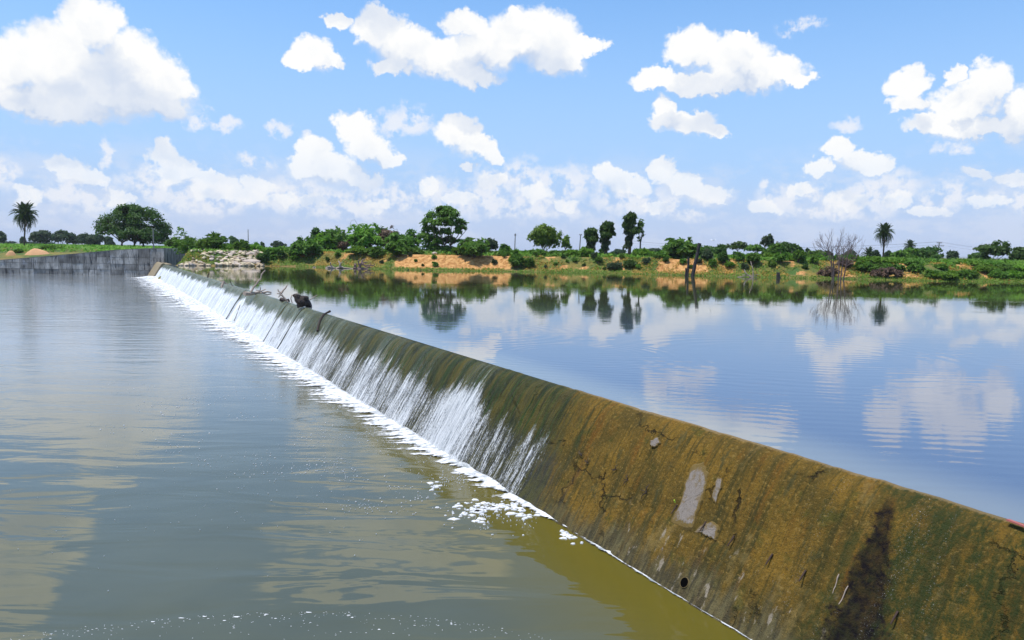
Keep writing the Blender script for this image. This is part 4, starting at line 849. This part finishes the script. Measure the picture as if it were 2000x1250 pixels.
for i, (x, y, w, d, lf, lab) in enumerate(((1176,486,16,20,'dark','small dark bush between the two left column palms'),(1208,488,40,150,'far','low far tree between the column palms'),(1275,486,44,160,'far','far tree right of the tallest column palm'),(1302,489,40,170,'far','low far tree left of the pointed feathery tree'),(1376,481,50,60,'dark','dark tree behind the leaning dead post'),(1404,479,46,26,'dark','rounded dark tree right of the leaning dead post'),(1440,473,80,40,'dark','broad dark tree left of the sparse tall trees'),(1475,479,56,30,'mid','green tree in front of the sparse tall trees'),(1510,477,56,30,'mid','green tree below the pale dead trunk'),(1537,474,64,38,'dark','domed dark tree right of the pale dead trunk'),(1561,485,22,40,'dark','low dark tree at the right end of the domed trees'),(1577,487,14,120,'far','tiny dark tree alone left of the bare tree'),(1594,490,46,60,'mid','low rounded tree left of the bare tree'),(1660,489,40,60,'far','dark tree behind the right side of the bare tree'),(1614,492,24,90,'far','low tree behind the left side of the bare tree'),(1710,490,20,55,'far','tree right of the stemless young palm'),(1733,491,20,60,'far','small round tree right of the tall slim palm trunk'),(1766,486,60,30,'mid','rounded tree under the small palm, left one'),(1806,483,74,34,'dark','domed dark tree between the small palm and the power pole'),(1860,492,28,80,'grey','open rounded tree alone in front of the far hills'),(1908,494,56,40,'dark','dark tree at the left foot of the big tree near the right edge'),(1942,472,92,34,'dark','big dark spiky-topped tree near the right edge'),(1992,484,64,30,'dark','dark tree cut by the right edge of the picture'),(1493,462,20,55,'grey','tall sparse grey-green tree, left of the pair above the domed trees'),(1504,457,20,58,'grey','tall sparse grey-green tree, right of the pair above the domed trees'))):
    sp = 'sparse' in lab
    tree(x, y, w, A(x, d), lf, lab, n=420 if sp else (1500 if w > 40 else 800), nb=8 if not sp else 10, leafsize=0.30 if d < 70 else 0.5, trunk=0.5 if sp else 0.06, seed=i+40, gap=0.5 if sp else 0.42)
shrub(1332, 471, 76, A(1332,11), 'mid', 'feathery green tree with a pointed top left of the leaning dead post', 'tree', name='feathery_tree', n=90, droop=0.5, leafsize=0.28)
shrub(1340, 468, 22, A(1340,13), 'mid', 'pointed spray rising from the top of the feathery tree', n=26, droop=0.2)
q = MB(); p = ond(1516, 500, A(1516,40)); z0 = hz_(p.x, p.y)-.2; Hh = ond(1516, 471, p.y).z-z0; dt = empty('dead_tree', (p.x, p.y, z0)); tag(dt, 'pale bare dead trunk standing among the domed dark trees', 'dead tree')
q.tube([(0,0,0),(0.05,0,Hh*.6),(0.1,0,Hh)], [.28,.24,.2], 7); q.tube([(0.05,0,Hh*.72),(0.7,0,Hh*.95),(.9,0,Hh*1.0)], [.12,.1,.05], 5); q.build('trunk', simple('pale_trunk', (0.42,0.36,0.30), .9, .2), dt)

# big low shrubs that clothe the right bank, and bushes strung along the top
GB = 'green bushes matted together on the right bank'
for i, (x, y, w, d, lf) in enumerate(((1700,503,44,8,'bright'),(1690,514,36,5,'mid'),(1725,506,44,8,'bright'),(1715,519,36,4,'mid'),(1752,506,46,9,'bright'),(1745,517,44,5.5,'mid'),(1780,509,42,8,'mid'),(1790,518,30,5,'mid'),(1810,509,36,11,'bright'),(1850,509,36,11,'bright'),(1838,520,24,6,'mid'),(1885,509,46,11,'bright'),(1900,514,48,8,'bright'),(1930,514,50,8,'mid'),(1925,520,44,5,'bright'),(1955,516,40,7,'mid'),(1965,522,40,5,'mid'),(1990,520,40,6,'bright'),(1980,512,44,11,'bright'),(1880,530,40,2.2,'mid'),(1900,531,26,2.4,'mid'),(1825,531,26,2.2,'mid'),(1850,532,50,1.4,'bright'),(1950,530,36,2.5,'mid'),(1985,532,40,2.5,'bright'))):
    shrub(x, y, w, A(x, d), lf, 'dense green bush in the mat covering the right bank', 'bush', GB, 'bank_bush', n=50, seed=i+80, leafsize=0.22)
GT = 'low shrubs along the top of the bank'
for i, x in enumerate(list(range(985, 1140, 17)) + list(range(1262, 1690, 15))):
    if 1322 < x < 1350: continue
    shrub(x+random.uniform(-5, 5), random.uniform(486, 493)+(x-985)*0.019, random.uniform(22, 36), A(x, random.uniform(8.5, 13)), random.choice(('bright','mid','mid')), 'low green shrub in the line along the top of the bank', 'shrub', GT, 'low_shrub', n=34, seed=i+200)
GS = 'small bushes dotted on the bank slope'
proto = []
for k in range(5):
    rng = np.random.default_rng(300+k); lm, sm = thorn_mesh(1.0, 0.75, 26, rng, 0.10, 0.7); lm.materials.append(LEAF[('mid','dark','bright','mid','grey')[k]]); sm.materials.append(BARK); proto.append((lm, sm))
spots = [(1046,500,10),(1100,505,9),(1108,514,7),(1123,513,9),(1160,506,12),(1169,517,15),(1180,528,7),(1246,525,10),(1215,505,10),(1262,515,16),(1282,506,14),(1300,512,13),(1318,503,18),(1335,516,14),(1380,508,22),(1392,520,16),(1412,513,22),(1425,524,17),(1442,509,20),(1455,526,14),(1470,517,26),(1495,508,22),(1508,523,14),(1525,512,24),(1542,506,20),(1560,512,24),(1572,526,12),(1590,515,16),(1602,507,20),(800,500,9),(812,512,7),(826,520,6),(848,506,10),(850,521,12),(966,515,12),(985,504,9),(640,512,9),(660,505,12),(625,500,14),(745,515,9),(730,505,14),(550,505,18),(575,508,16),(535,508,14),(1065,525,8),(1085,520,9),(1140,521,8),(1210,529,7),(1350,526,10),(1365,517,12),(1660,520,12),(1668,509,14)]
for i, (px, py, w) in enumerate(spots):
    v = 135.0
    for d in np.arange(0.5, 14, 0.4):                                    # walk up the bank until the line of sight meets the ground
        v = A(px, d); p = ond(px, py, v)
        if hz_(p.x, p.y) >= p.z: break
    p = ond(px, py, v); s = w*v/FPX; o = empty('slope_bush', (p.x, p.y, hz_(p.x, p.y)-0.08)); o.rotation_euler = (0, 0, random.random()*6.28); o.scale = (s, s, s*random.uniform(0.85, 1.2))
    tag(o, 'small green bush dotted on the sandy and grassy bank slope', 'bush', GS); lm, sm = proto[i % 5]; link('foliage', lm, None, o); link('stems', sm, None, o)
# brown brush at the water
GD = 'heaps of dead brown brush at the water'
for i, (x, y, w) in enumerate(((1735,523,44),(1712,528,30),(1755,529,26),(1625,520,40),(1610,528,26))):
    shrub(x, y, w, A(x, 1.6), 'brown', 'low heap of dead brown brush at the water of the right bank', 'bush', GD, 'dead_brush', n=30, leafsize=0.09, droop=0.8, seed=i+500)
shrub(1655, 505, 40, A(1655,6), 'brown', 'grey-brown dead brush behind the bare tree', 'bush', None, 'dead_brush', n=22, leafsize=0.09, droop=0.5)
# left field: bushes by the wall
shrub(97, 481, 34, 168, 'mid', 'dark green bush behind the wall right of the orange sand mound'); shrub(38, 488, 18, 163, 'mid', 'small bush in front of the orange sand mound', leafsize=0.18)
shrub(118, 483, 26, 172, 'bright', 'bright low bush in the field right of the dark green bush')

# ------------------------------------------------------------------ grass and low herbs: stuff
def carpet(name, label, u, v, hgt, size, leaf, asp=1.6):
    z = height(u, v); C_ = np.stack([u, v, z+hgt*RNG.random(len(u))], -1); nr = np.tile(np.array([[0, -0.6, 0.9]]), (len(u), 1)); ax = np.tile(np.array([[0.0, 0, 1.0]]), (len(u), 1))+RNG.normal(0, .5, (len(u), 3))
    o = quads(name, C_, size*(0.5+RNG.random(len(u))), nr, asp, RNG, LEAF[leaf], None, axis=ax); return tag(o, label, leaf == 'straw' and 'grass' or 'grass', kind='stuff')
def bank_pts(n, d0, d1, u0=-70, u1=125, keep=None, sandmax=0.25, nz=None):
    u = RNG.uniform(u0, u1, n); d = RNG.uniform(d0, d1, n); v = shore(u)+d; k = sandy(u, v) < sandmax
    if nz is not None: k &= fbm(u*nz[0]+nz[2], v*nz[0]) > nz[1]
    return u[k], v[k]
u, v = bank_pts(30000, 0.6, 9, nz=(0.35, 0.42, 3)); carpet('grass', 'green grass covering the bank slope', u, v, 0.25, 0.13, 'lime')
u, v = bank_pts(34000, 0.4, 9, nz=(0.28, 0.52, 8), sandmax=0.7); carpet('grass', 'dry yellow grass on the bank slope', u, v, 0.22, 0.12, 'straw')
u, v = bank_pts(36000, 6, 30, nz=(0.2, 0.33, 5)); carpet('grass', 'green herbs on the flat land behind the bank', u, v, 0.55, 0.22, 'bright')
u, v = bank_pts(16000, 8, 40, nz=(0.22, 0.5, 15)); carpet('grass', 'darker weeds on the flat land behind the bank', u, v, 0.8, 0.26, 'mid')
u, v = bank_pts(9000, -0.5, 0.9, u0=-40); carpet('grass', 'low weeds along the water edge of the bank', u, v, 0.12, 0.10, 'lime')
u = RNG.uniform(-190, -68, 42000); v = RNG.uniform(153, 300, 42000); k = v > np.interp(u, SU, SV)+8+8*(u < -90); carpet('grass', 'bright green crop in the field behind the wing wall', u[k], v[k], 0.55, 0.28, 'bright')
u = RNG.uniform(-70, -18, 9000); v = shore(u)+RNG.uniform(1.5, 9, 9000); k = (fbm(u*0.4+4, v*0.4) > 0.50) & (u < -38); carpet('grass', 'yellow-green grass between the rocks', u[k], v[k], 0.3, 0.13, 'lime')

# ------------------------------------------------------------------ sand mound on the left bank
mm = bpy.data.materials.new('mound_sand'); mm = simple('mound_sand', (0.56, 0.31, 0.15), 0.95, 0.22, 0.7, 0.6)
def mound(px0, px1, ytop, v, label):
    pa, pb = ond(px0, 490, v), ond(px1, 490, v); cx, w = (pa.x+pb.x)/2, (pb.x-pa.x)/2; z0 = hz_(cx, v)-0.6; H = ond((px0+px1)/2, ytop, v).z-z0; vv, ff = [], []; nr, na = 9, 28
    for i in range(nr+1):
        r = i/nr
        for j in range(na):
            a = 6.283*j/na; x, y = math.cos(a)*r*w, math.sin(a)*r*w*0.5; vv.append((x, y, H*(1-r*r)**1.1*(0.8+0.4*float(fbm(x*0.7+cx, y*0.7)))))
    for i in range(nr):
        for j in range(na): j2 = (j+1) % na; ff.append((i*na+j, (i+1)*na+j, (i+1)*na+j2, i*na+j2))
    me = bpy.data.meshes.new('sand_mound'); me.from_pydata(vv, [], ff); me.update(); me.polygons.foreach_set('use_smooth', [True]*len(me.polygons)); o = link('sand_mound', me, mm, None, (cx, v, z0)); return tag(o, label, 'sand mound')
mound(44, 104, 486, 161, 'broad mound of orange sand behind the wall by the left palm'); mound(8, 34, 489, 160, 'smaller mound of orange sand left of the broad one')

# ------------------------------------------------------------------ rocks: every one its own object
rock_m = [simple('rock_pale', (0.50, 0.41, 0.33), 0.9, 0.28, 2.5, 0.7), simple('rock_cream', (0.55, 0.46, 0.30), 0.9, 0.28, 2.5, 0.7), simple('rock_tan', (0.40, 0.31, 0.20), 0.9, 0.3, 2.5, 0.7)]
RM = []
for k in range(9):
    bm = bmesh.new(); bmesh.ops.create_icosphere(bm, subdivisions=1, radius=0.5); rr = random.Random(k)
    for v_ in bm.verts: v_.co *= rr.uniform(0.72, 1.2); v_.co.x *= 1.35; v_.co.z *= 0.68; v_.co.y *= 0.95
    me = bpy.data.meshes.new('rock'); bm.to_mesh(me); bm.free(); me.materials.append(rock_m[k % 3]); RM.append(me)
def rocks(n, pxa, pxb, d0, d1, s0, s1, label, group, dens=None):
    for i in range(n):
        px = random.uniform(pxa, pxb); d = random.uniform(d0, d1); v = A(px, d); p = ond(px, 500, v); s = random.uniform(s0, s1)
        o = link('rock', random.choice(RM)); o.location = (p.x, p.y, hz_(p.x, p.y)+0.12*s); o.rotation_euler = (random.uniform(-.4, .4), random.uniform(-.4, .4), random.random()*6.28); o.scale = (s, s, s)
        tag(o, label, 'rock', group)
rocks(185, 438, 513, 0.2, 8.0, 0.55, 1.25, 'pale angular rock in the dense bare part of the rock slope', 'pale rocks of the bare rock slope')
rocks(80, 330, 445, 1.0, 9.0, 0.5, 1.1, 'cream rock showing between grass on the slope right of the wing wall', 'cream rocks among grass right of the wing wall')
rocks(32, 345, 513, -0.1, 0.7, 0.6, 1.1, 'pale rock at the waterline below the rock slope', 'waterline rocks below the rock slope')
p = ond(848, 495, A(848,9)); o = link('rock', RM[0], None, None, (p.x, p.y, hz_(p.x, p.y)+0.3)); o.scale = (0.9, 0.7, 0.9); tag(o, 'lone white rock on top of the sand under the tall leafy tree', 'rock')
p = ond(490, 512, A(490,2.0)); o = link('rock', RM[3], None, None, (p.x, p.y, hz_(p.x, p.y)+0.2)); o.scale = (2.6, 2.0, 2.6); tag(o, 'largest brown boulder at the waterline of the rock slope', 'rock')

# ------------------------------------------------------------------ poles
def pole(px, ybase, ytop, v, label, r=0.11, lean=0.0, arms=(), m=POLE, cat='utility pole'):
    p = ond(px, ybase, v); z0 = hz_(p.x, p.y)-0.3; H = ond(px, ytop, v).z-z0; o = empty('utility_pole', (p.x, p.y, z0)); tag(o, label, cat)
    q = MB(); q.tube([(0,0,0),(lean*.5,0,H*.5),(lean,0,H)], [r*1.2, r, r*.8], 8); q.build('post', m, o)
    for (zz, wv) in arms:
        q = MB(); q.box(lean-wv, lean+wv, -0.05, 0.05, H-zz-.05, H-zz+.05); a_ = q.build('crossarm', m, o)
        for s in (-.85, -.45, .45, .85):
            k = MB(); k.tube([(lean+s*wv, 0, H-zz+.05), (lean+s*wv, 0, H-zz+.22)], [.045, .035], 6); k.build('insulator', simple('insulator', (0.25,0.2,0.17), .4, .1), a_)
    return o, H, lean
P1 = pole(1829, 510, 473, 152, 'power pole with two crossarms above the right bank', 0.13, 0.35, ((0.15,0.55),(0.75,0.95)))
pole(1005, 490, 456, 158, 'thin pole between the tall leafy tree and the round light green tree', 0.11, 0.1, ((0.4,0.2),))
pole(1131, 490, 458, 155, 'thin pole beside the leftmost column palm', 0.12, 0.25, ((0.1,0.28),))
pole(1251, 490, 470, 158, 'thin pole right of the tallest column palm', 0.10)
pole(485, 480, 448, 165, 'lone thin pole above the pale rocks', 0.09)
pole(300, 482, 446, 153, 'grey concrete post in front of the huge spreading tree', 0.12)
pole(122, 482, 466, 200, 'short pale post in the field left of the huge spreading tree', 0.10)
for zz, off in ((0.12, -0.9), (0.12, 0.9), (0.7, -0.4)):
    a_ = P1[0].location+Vector((off*0.5+.35, 0, P1[1]-zz+.2)); 
    for far_, lab in ((Vector((a_.x-55, a_.y+60, a_.z+0.3)), 'left'), (Vector((a_.x+75, a_.y+55, a_.z+0.3)), 'right')):
        which = 'left end of the top crossarm' if off == -0.9 else 'right end of the top crossarm' if off == 0.9 else 'lower crossarm'
        q = MB(); pts = [a_.lerp(far_, t)-Vector((0, 0, 1.6*4*t*(1-t))) for t in np.linspace(0, 1, 10)]; q.tube(pts, [0.012]*10, 3)
        tag(q.build('power_line', simple('cable', (0.05,0.05,0.06), .6, .1)), 'thin cable running %s from the %s of the power pole' % (lab, which), 'cable', 'cables %s of the power pole' % lab)

# ------------------------------------------------------------------ bare tree, dead posts, driftwood in the reservoir
def branch(q, p, d, L, r, depth, rng, lift=0.12):
    n = 4; pts = [p.copy()]; dd = d.copy()
    for i in range(n): dd = (dd+Vector((rng.normal(0,.10), rng.normal(0,.10), lift*rng.random()))).normalized(); pts.append(pts[-1]+dd*L/n)
    q.tube(pts, [r*(1-0.13*i) for i in range(n+1)], 4 if r < .05 else 6, False)
    if depth == 0: return
    for k in range(3 if depth > 1 else 4):
        a = rng.random()*6.28; sp = 0.35+0.35*rng.random(); u_ = dd.orthogonal().normalized(); u_.rotate(Matrix.Rotation(a, 3, dd)); nd = (dd+u_*sp).normalized()
        branch(q, pts[-1 if k < 2 else 2+int(rng.random()*2)], nd, L*(0.62+0.2*rng.random()), max(.016, r*0.58), depth-1, rng, lift)
vb = shoreV(1636, -1.2); p = ond(1636, 541, vb); bt = empty('bare_tree', (p.x, p.y, RES-0.6)); tag(bt, 'bare leafless tree with several trunks standing in the water', 'dead tree')
BT = simple('bare_wood', (0.13, 0.09, 0.085), 0.9, 0.3, 4.0)
for k in range(5):                                                        # stems rising out of the water, each opening into a fan of whips
    rng = np.random.default_rng(60+k); a = 6.28*k/5; q = MB(); base_ = Vector((math.cos(a)*.8, math.sin(a)*.4, 0)); hh = 3.6+1.6*rng.random(); tip = base_+Vector((math.cos(a)*.5, math.sin(a)*.3, hh))
    q.tube([base_, base_.lerp(tip, .5)+Vector((.06, 0, 0)), tip], [.10, .08, .05], 6)
    for j in range(6):
        f = 0.5+0.5*j/5; p0_ = base_.lerp(tip, f); b_ = a+rng.normal(0, .9); sp = 0.35+0.95*rng.random()
        branch(q, p0_, Vector((math.cos(b_)*sp, math.sin(b_)*sp, 0.85)).normalized(), 1.95*(1.15-0.35*f)*(.8+.4*rng.random()), .036, 2, rng, 0.16)
    q.build('trunk', BT, bt)
def post(px, yb, ptx, pty, v, r, label, name='dead_post', knob=False):
    p0 = ond(px, yb, v); p0.z = RES-0.8; p1 = ond(ptx, pty, v); q = MB(); d = p1-p0; n = 9
    pts = [p0+d*(i/n)+Vector((random.uniform(-.03, .03), 0, 0)) for i in range(n+1)]; rr = [r*(1.25-0.4*i/n)*random.uniform(.88, 1.12) for i in range(n+1)]
    if knob: rr[-1] = r*1.25; rr[-2] = r*1.1
    q.tube([p-p0 for p in pts], rr, 8); o = q.build(name, simple('dead_dark_wood', (0.032,0.026,0.026), .85, .5, 5.0, .5), None, False, p0); return tag(o, label, 'dead trunk')
vp = shoreV(1350, -3.0)
post(1351, 537, 1366, 475, vp, 0.24, 'tall dark dead trunk leaning to the right out of the water', knob=True); post(1343, 537, 1345, 502, vp, 0.17, 'shorter upright dark dead trunk beside the leaning one'); post(1339, 537, 1340, 523, vp, 0.13, 'shortest dark stub at the left of the leaning dead trunk')
post(1521, 544, 1520, 532, shoreV(1520, -2), 0.28, 'short dark stump in the water left of the bare tree'); post(797, 531, 797, 525, shoreV(797, -2.5), 0.10, 'tiny dark peg in the water under the sand bank, left of two', 'peg'); post(822, 533, 822, 526, shoreV(822, -3), 0.07, 'tiny dark peg in the water under the sand bank, right of two', 'peg')
def drift(name, label, v, curves, m=DRIFT, cat='driftwood', group=None, sides=6, zdrop=True):
    o0 = ond(*curves[0][0][0][:2], v); q = MB()
    for pts, r0, r1 in curves:
        P_ = [ond(x, y, v+(k_ if isinstance(k_, (int, float)) else 0))-o0 for (x, y, k_) in pts]
        out = []
        for i in range(len(P_)-1):
            for k in range(3): out.append(P_[i].lerp(P_[i+1], k/3)+Vector((random.uniform(-1,1), random.uniform(-1,1), random.uniform(-1,1)))*r0*0.35)
        out.append(P_[-1]); q.tube(out, list(np.linspace(r0, r1, len(out))), sides)
    return tag(q.build(name, m, None, False, o0), label, cat, group)
v1 = shoreV(665, -3.5)
drift('driftwood_log', 'pale forked driftwood log lying in the shallows', v1, [([(636,524.5,0),(655,524,.3),(675,524,.3),(692,524.5,0)], .32, .12), ([(640,521,0),(650,523,0),(655,524,0)], .18, .2), ([(645,512,-.2),(646,518,0),(652,523,0)], .08, .15), ([(664,523,0),(665,515,0),(661,510,.3)], .24, .10), ([(665,515,0),(669,512,.2)], .1, .05), ([(664,520,0),(672,523,0),(690,525,0)], .2, .08)])
drift('driftwood_roots', 'tangled driftwood root ball in the shallows right of the forked log', v1-.5, [([(700,526,0),(705,516,0),(707,509,.2),(714,505,.4)], .26, .08), ([(692,526,0),(694,518,0),(693,515,.2)], .34, .12), ([(706,514,0),(712,513,.1),(718,512,.3)], .14, .06), ([(707,515,0),(714,520,0),(726,523,.2)], .16, .07), ([(712,519,0),(722,518,.2),(730,519,.5),(731,515,.5)], .12, .05), ([(700,526,0),(712,524,0),(722,526,0)], .3, .1), ([(701,518,0),(700,511,-.2),(703,507,-.2)], .16, .07), ([(718,524,0),(724,517,0),(724,513,0)], .1, .05), ([(698,526,0),(703,521,0),(706,527,0)], .2, .1)], simple('root_wood', (0.20,0.13,0.11), .9, .4, 3.0, .5))
drift('driftwood_snag', 'thin white dead branch standing in the shallows with a bent one at its foot', shoreV(1468,-1.5), [([(1471,543,0),(1471,532,0),(1470,522,0)], .10, .06), ([(1453,527,.2),(1457,534,0),(1464,540,0),(1471,542,0)], .10, .08), ([(1466,510,.5),(1468,518,.2),(1470,523,0)], .05, .05), ([(1440,541,0),(1460,539,.3),(1478,540,.2)], .07, .04), ([(1450,537,.3),(1466,538,0),(1482,536,.3)], .06, .03)])
drift('driftwood_lump', 'small pale lump floating left of the forked log', shoreV(614,-3), [([(611,523,0),(614,521.5,0),(617,523.5,0)], .16, .10)])

# ------------------------------------------------------------------ debris caught on the crest
def onw(px, py, z=RES+0.02):
    p = onz(px, py, z); return p.y
drift('branch', 'long forked branch caught on the weir crest, one limb rising high', onw(492,573), [([(478,572,-.6),(490,573,0),(505,571,.5),(530,571,1.0)], .16, .05), ([(490,570,0),(500,555,.2),(508,545,.3),(513,533,.4),(518,527,.5)], .085, .04), ([(507,571,.5),(509,563,.5),(508,560,.5)], .05, .03), ([(508,570,.5),(516,566,.8),(519,565,.8)], .05, .03), ([(508,571,.5),(516,575,.2)], .04, .03), ([(506,568,.5),(500,566,.5)], .04, .03)])
drift('branch', 'star-shaped dead branch standing in the water behind the crest', onw(556,590), [([(548,574,0),(556,582,0),(562,590,0)], .07, .05), ([(549,573,0),(555,566,.1),(561,557,.2)], .07, .035), ([(549,573,0),(544,568,0),(543,565,0)], .05, .03), ([(549,574,0),(541,573.5,0)], .05, .03), ([(549,574,0),(544,581,0)], .05, .03)])
vs_ = onw(592,600)
st_ = drift('stump', 'black broken tree stump stranded on the weir crest', vs_, [([(585,600,0),(590,590,0),(592,584,0),(598,583,.3)], .20, .17), ([(587,592,-.2),(580,582,-.2),(575,577.5,-.2)], .20, .10), ([(588,594,0),(597,592,.2),(606,593,.4)], .20, .24), ([(582,582,-.1),(584,578,0)], .14, .05), ([(590,588,0),(584,579,.1),(583,577,.1)], .17, .06)], WETWOOD, 'stump', None, 9)
tw_ = drift('twig', 'thin bent twigs sticking out around the black stump', vs_, [([(571,592,-.3),(568,583,-.3),(570,577,-.2),(580,573,0),(582,572,0)], .035, .018), ([(604,586,.4),(613,580,.6),(620,576,.7)], .03, .015), ([(580,577,0),(584,573,0)], .04, .02)], DRIFT, 'twig')
drift('branch', 'short dark branch end lying on the crest left of the black stump', onw(558,588), [([(549,586,0),(557,587.5,0),(565,586.5,.2)], .14, .14), ([(556,589,0),(555,593,-.2)], .10, .06)], WETWOOD)
drift('branch', 'small pale twig bundle on the crest left of the long forked branch', onw(438,557), [([(434,560,-.2),(437,552,0),(437,549,0)], .12, .07), ([(436,553,0),(442,554,.2),(446,555,.3)], .06, .03), ([(430,550,.3),(436,550,0)], .05, .04)])
drift('branch', 'thin stick poking up behind the far part of the crest', onw(407,542), [([(405,543,0),(409,532,.2)], .09, .05)], WETWOOD)
drift('branch', 'tiny twig floating behind the crest between the twig bundle and the forked branch', onw(452,558), [([(450,549,0),(452,556,0),(458,560,0)], .03, .04)], WETWOOD)
# dark strips added for the shaded joint gaps in the falling water
def joint_gap_strip(px, py, px2, py2, r, label):
    (ta, sa_), (tb, sb) = on_weir(px, py), on_weir(px2, py2); q = MB(); n = 8; pts = [wpt(ta+(tb-ta)*i/n, sa_+(sb-sa_)*i/n, 0.09+random.uniform(-.02, .02)) for i in range(n+1)]
    pts = [pts[0]+Vector((0.25, 0, 0.12))]+pts; q.tube(pts, [r]+[r*random.uniform(.75, 1.15) for _ in range(n+1)], 7); o = q.build('dark_joint_gap', WETWOOD); o.rotation_euler = (0, 0, WYAW); return tag(o, label, 'branch')
joint_gap_strip(637, 614, 623, 648, 0.065, 'dark strip for the joint shadow over the crest right of the stump')
joint_gap_strip(471, 598, 460, 628, 0.05, 'dark strip for the joint gap on the weir face below the long forked branch')
# dark twigs stuck to the near face
for px, py, sc in ((1138,892,1.0),(1205,918,0.7),(1228,938,1.0),(1265,962,1.1),(1150,905,.8),(870,780,1.0),(835,770,1.0)):
    t, s = on_weir(px, py); q = MB(); rr = random.Random(int(px)); 
    for k in range(4):
        a = rr.uniform(-1.5, 1.5); L = rr.uniform(.10, .24)*sc; pts = [wpt(t+L*f*math.cos(a)+rr.uniform(-.02, .02), s+L*f*math.sin(a)*0.9, 0.025+0.04*math.sin(3*f)) for f in (0, .35, .7, 1.0)]; q.tube(pts, [.009, .008, .007, .004], 5)
    o = q.build('twig', WETWOOD); o.rotation_euler = (0, 0, WYAW)
    tag(o, {1138: 'dark twig on the ochre weir face, nearest the falling water', 1150: 'dark twig on the ochre weir face, second from the falling water', 1205: 'dark twig in the middle of the row on the ochre weir face', 1228: 'dark twig on the ochre weir face, second from the grey bare patch', 1265: 'dark twig on the ochre weir face, nearest the grey bare patch', 870: 'dark twig snagged on the wet mossy face, the lower right of two', 835: 'dark twig snagged on the wet mossy face, the upper left of two'}[px], 'twig', 'twigs on the ochre face' if px > 1000 else 'twigs on the wet face')
for px, py, px2, py2 in ((1658,1145,1636,1190),(1640,1122,1628,1160)):
    (ta, sa_), (tb, sb) = on_weir(px, py), on_weir(px2, py2); q = MB(); q.tube([wpt(ta+(tb-ta)*f, sa_+(sb-sa_)*f, .02+.01*math.sin(9*f)) for f in np.linspace(0, 1, 6)], [.007, .009, .008, .007, .006, .004], 5); o = q.build('twig', DRIFT); o.rotation_euler = (0, 0, WYAW); tag(o, 'thin pale twig lying on the left edge of the black stain, %s of two' % ('lower right' if px > 1650 else 'upper left'), 'twig', 'pale twigs along the black stain')
# reddish plank end on the crest at the right edge
t = w2l(*onz(1985, 1021, RES).xy)[1]; q = MB(); q.box(-0.03, 0.04, -0.30, 0.0, 0.0, 0.02); o = q.build('plank', simple('red_plank', (0.36, 0.10, 0.08), 0.7, 0.35, 9.0)); w_ = wpt(t, 0.0, 0.03); xw, yw = l2w(w_.x-0.08, w_.y); o.location = (xw, yw, w_.z); o.rotation_euler = (0.04, 0.12, WYAW-0.12); tag(o, 'reddish plank lying on the crest at the right edge of the picture', 'plank')
# white egret flying above the bank
p = ond(1392, 470, 120); bm = MB()
bm.tube([(-.32,0,0),(-.12,0,.02),(.1,0,.03),(.26,0,.07),(.34,0,.06),(.42,0,.04)], [.015,.06,.075,.035,.035,.006], 7)
for sg in (-1, 1): b0 = len(bm.v); bm.v += [(.10,.05*sg,.05),(-.10,.05*sg,.04),(-.16,.35*sg,.20),(.06,.33*sg,.22),(-.10,.62*sg,.12),(.0,.60*sg,.14)]; bm.f += [(b0,b0+1,b0+2,b0+3),(b0+3,b0+2,b0+4,b0+5)]
o = bm.build('egret', simple('white_feathers', (0.80,0.80,0.78), .7, .05), None, False, p); o.rotation_euler = (0, 0, 0.9); tag(o, 'white egret in flight above the bank right of the leaning dead trunk', 'bird')

# ------------------------------------------------------------------ labels that tell repeats apart, by the landmark they stand at
MARKS = [(430,'by the rocks'),(520,'just right of the pale rocks'),(590,'under the big feathery shrub'),(662,'above the forked driftwood log'),(715,'behind the driftwood root ball'),(765,'left of the bare sand'),(835,'on the sand below the tall leafy tree'),(925,'under the broad overhanging bush'),(985,'at the right end of the sand'),(1066,'below the round light green tree'),(1110,'left of the column palms'),(1154,'below the leftmost column palm'),(1186,'below the middle column palm'),(1232,'below the tallest column palm'),(1285,'right of the tallest column palm'),(1332,'below the feathery pointed tree'),(1372,'beside the leaning dead trunk'),(1420,'below the rounded dark tree'),(1462,'behind the white snag'),(1512,'above the short dark stump'),(1565,'right of the short dark stump'),(1612,'just left of the bare tree'),(1660,'just right of the bare tree'),(1700,'below the stemless young palm'),(1735,'below the tall slim palm'),(1785,'below the small palm'),(1830,'below the crossarm power pole'),(1870,'below the lone open tree'),(1925,'below the big spiky tree'),(1985,'at the right edge of the picture')]
ORD = ['first', 'second', 'third', 'fourth', 'fifth', 'sixth', 'seventh']
def relabel(group, noun):
    sets = {}
    for o in [o for o in COL.objects if o.get('group') == group]:
        px = 1000 + FPX*o.location.x/o.location.y
        sets.setdefault(min(MARKS, key=lambda m: abs(m[0]-px))[1], []).append((px, o))
    for where, it in sets.items():
        it.sort(key=lambda e: e[0]); n = len(it)
        for i, (px, o) in enumerate(it):
            o['label'] = '%s %s' % (noun, where) if n == 1 else '%s %s %s' % ('left' if n == 2 and i == 0 else 'right' if n == 2 else ORD[i] + ' from left', noun, where)
relabel(GS, 'small slope bush'); relabel(GT, 'low bank-top shrub'); relabel(GB, 'dense green mat bush'); relabel(GD, 'dead brown brush heap')

# ------------------------------------------------------------------ air
q = MB(); q.box(-13000, 13000, -4000, 15000, -8.0, 75.0); hzm = bpy.data.materials.new('haze_air'); hzm.use_nodes = True; ht = hzm.node_tree; ht.nodes.clear(); H_ = NT(ht)
pv = H_.new('ShaderNodeVolumePrincipled'); pv.inputs['Color'].default_value = (0.86, 0.92, 1.0, 1); pv.inputs['Density'].default_value = 0.0001; pv.inputs['Anisotropy'].default_value = 0.0
mo = H_.new('ShaderNodeOutputMaterial'); ht.links.new(pv.outputs[0], mo.inputs['Volume']); tag(q.build('haze', hzm), kind='stuff')
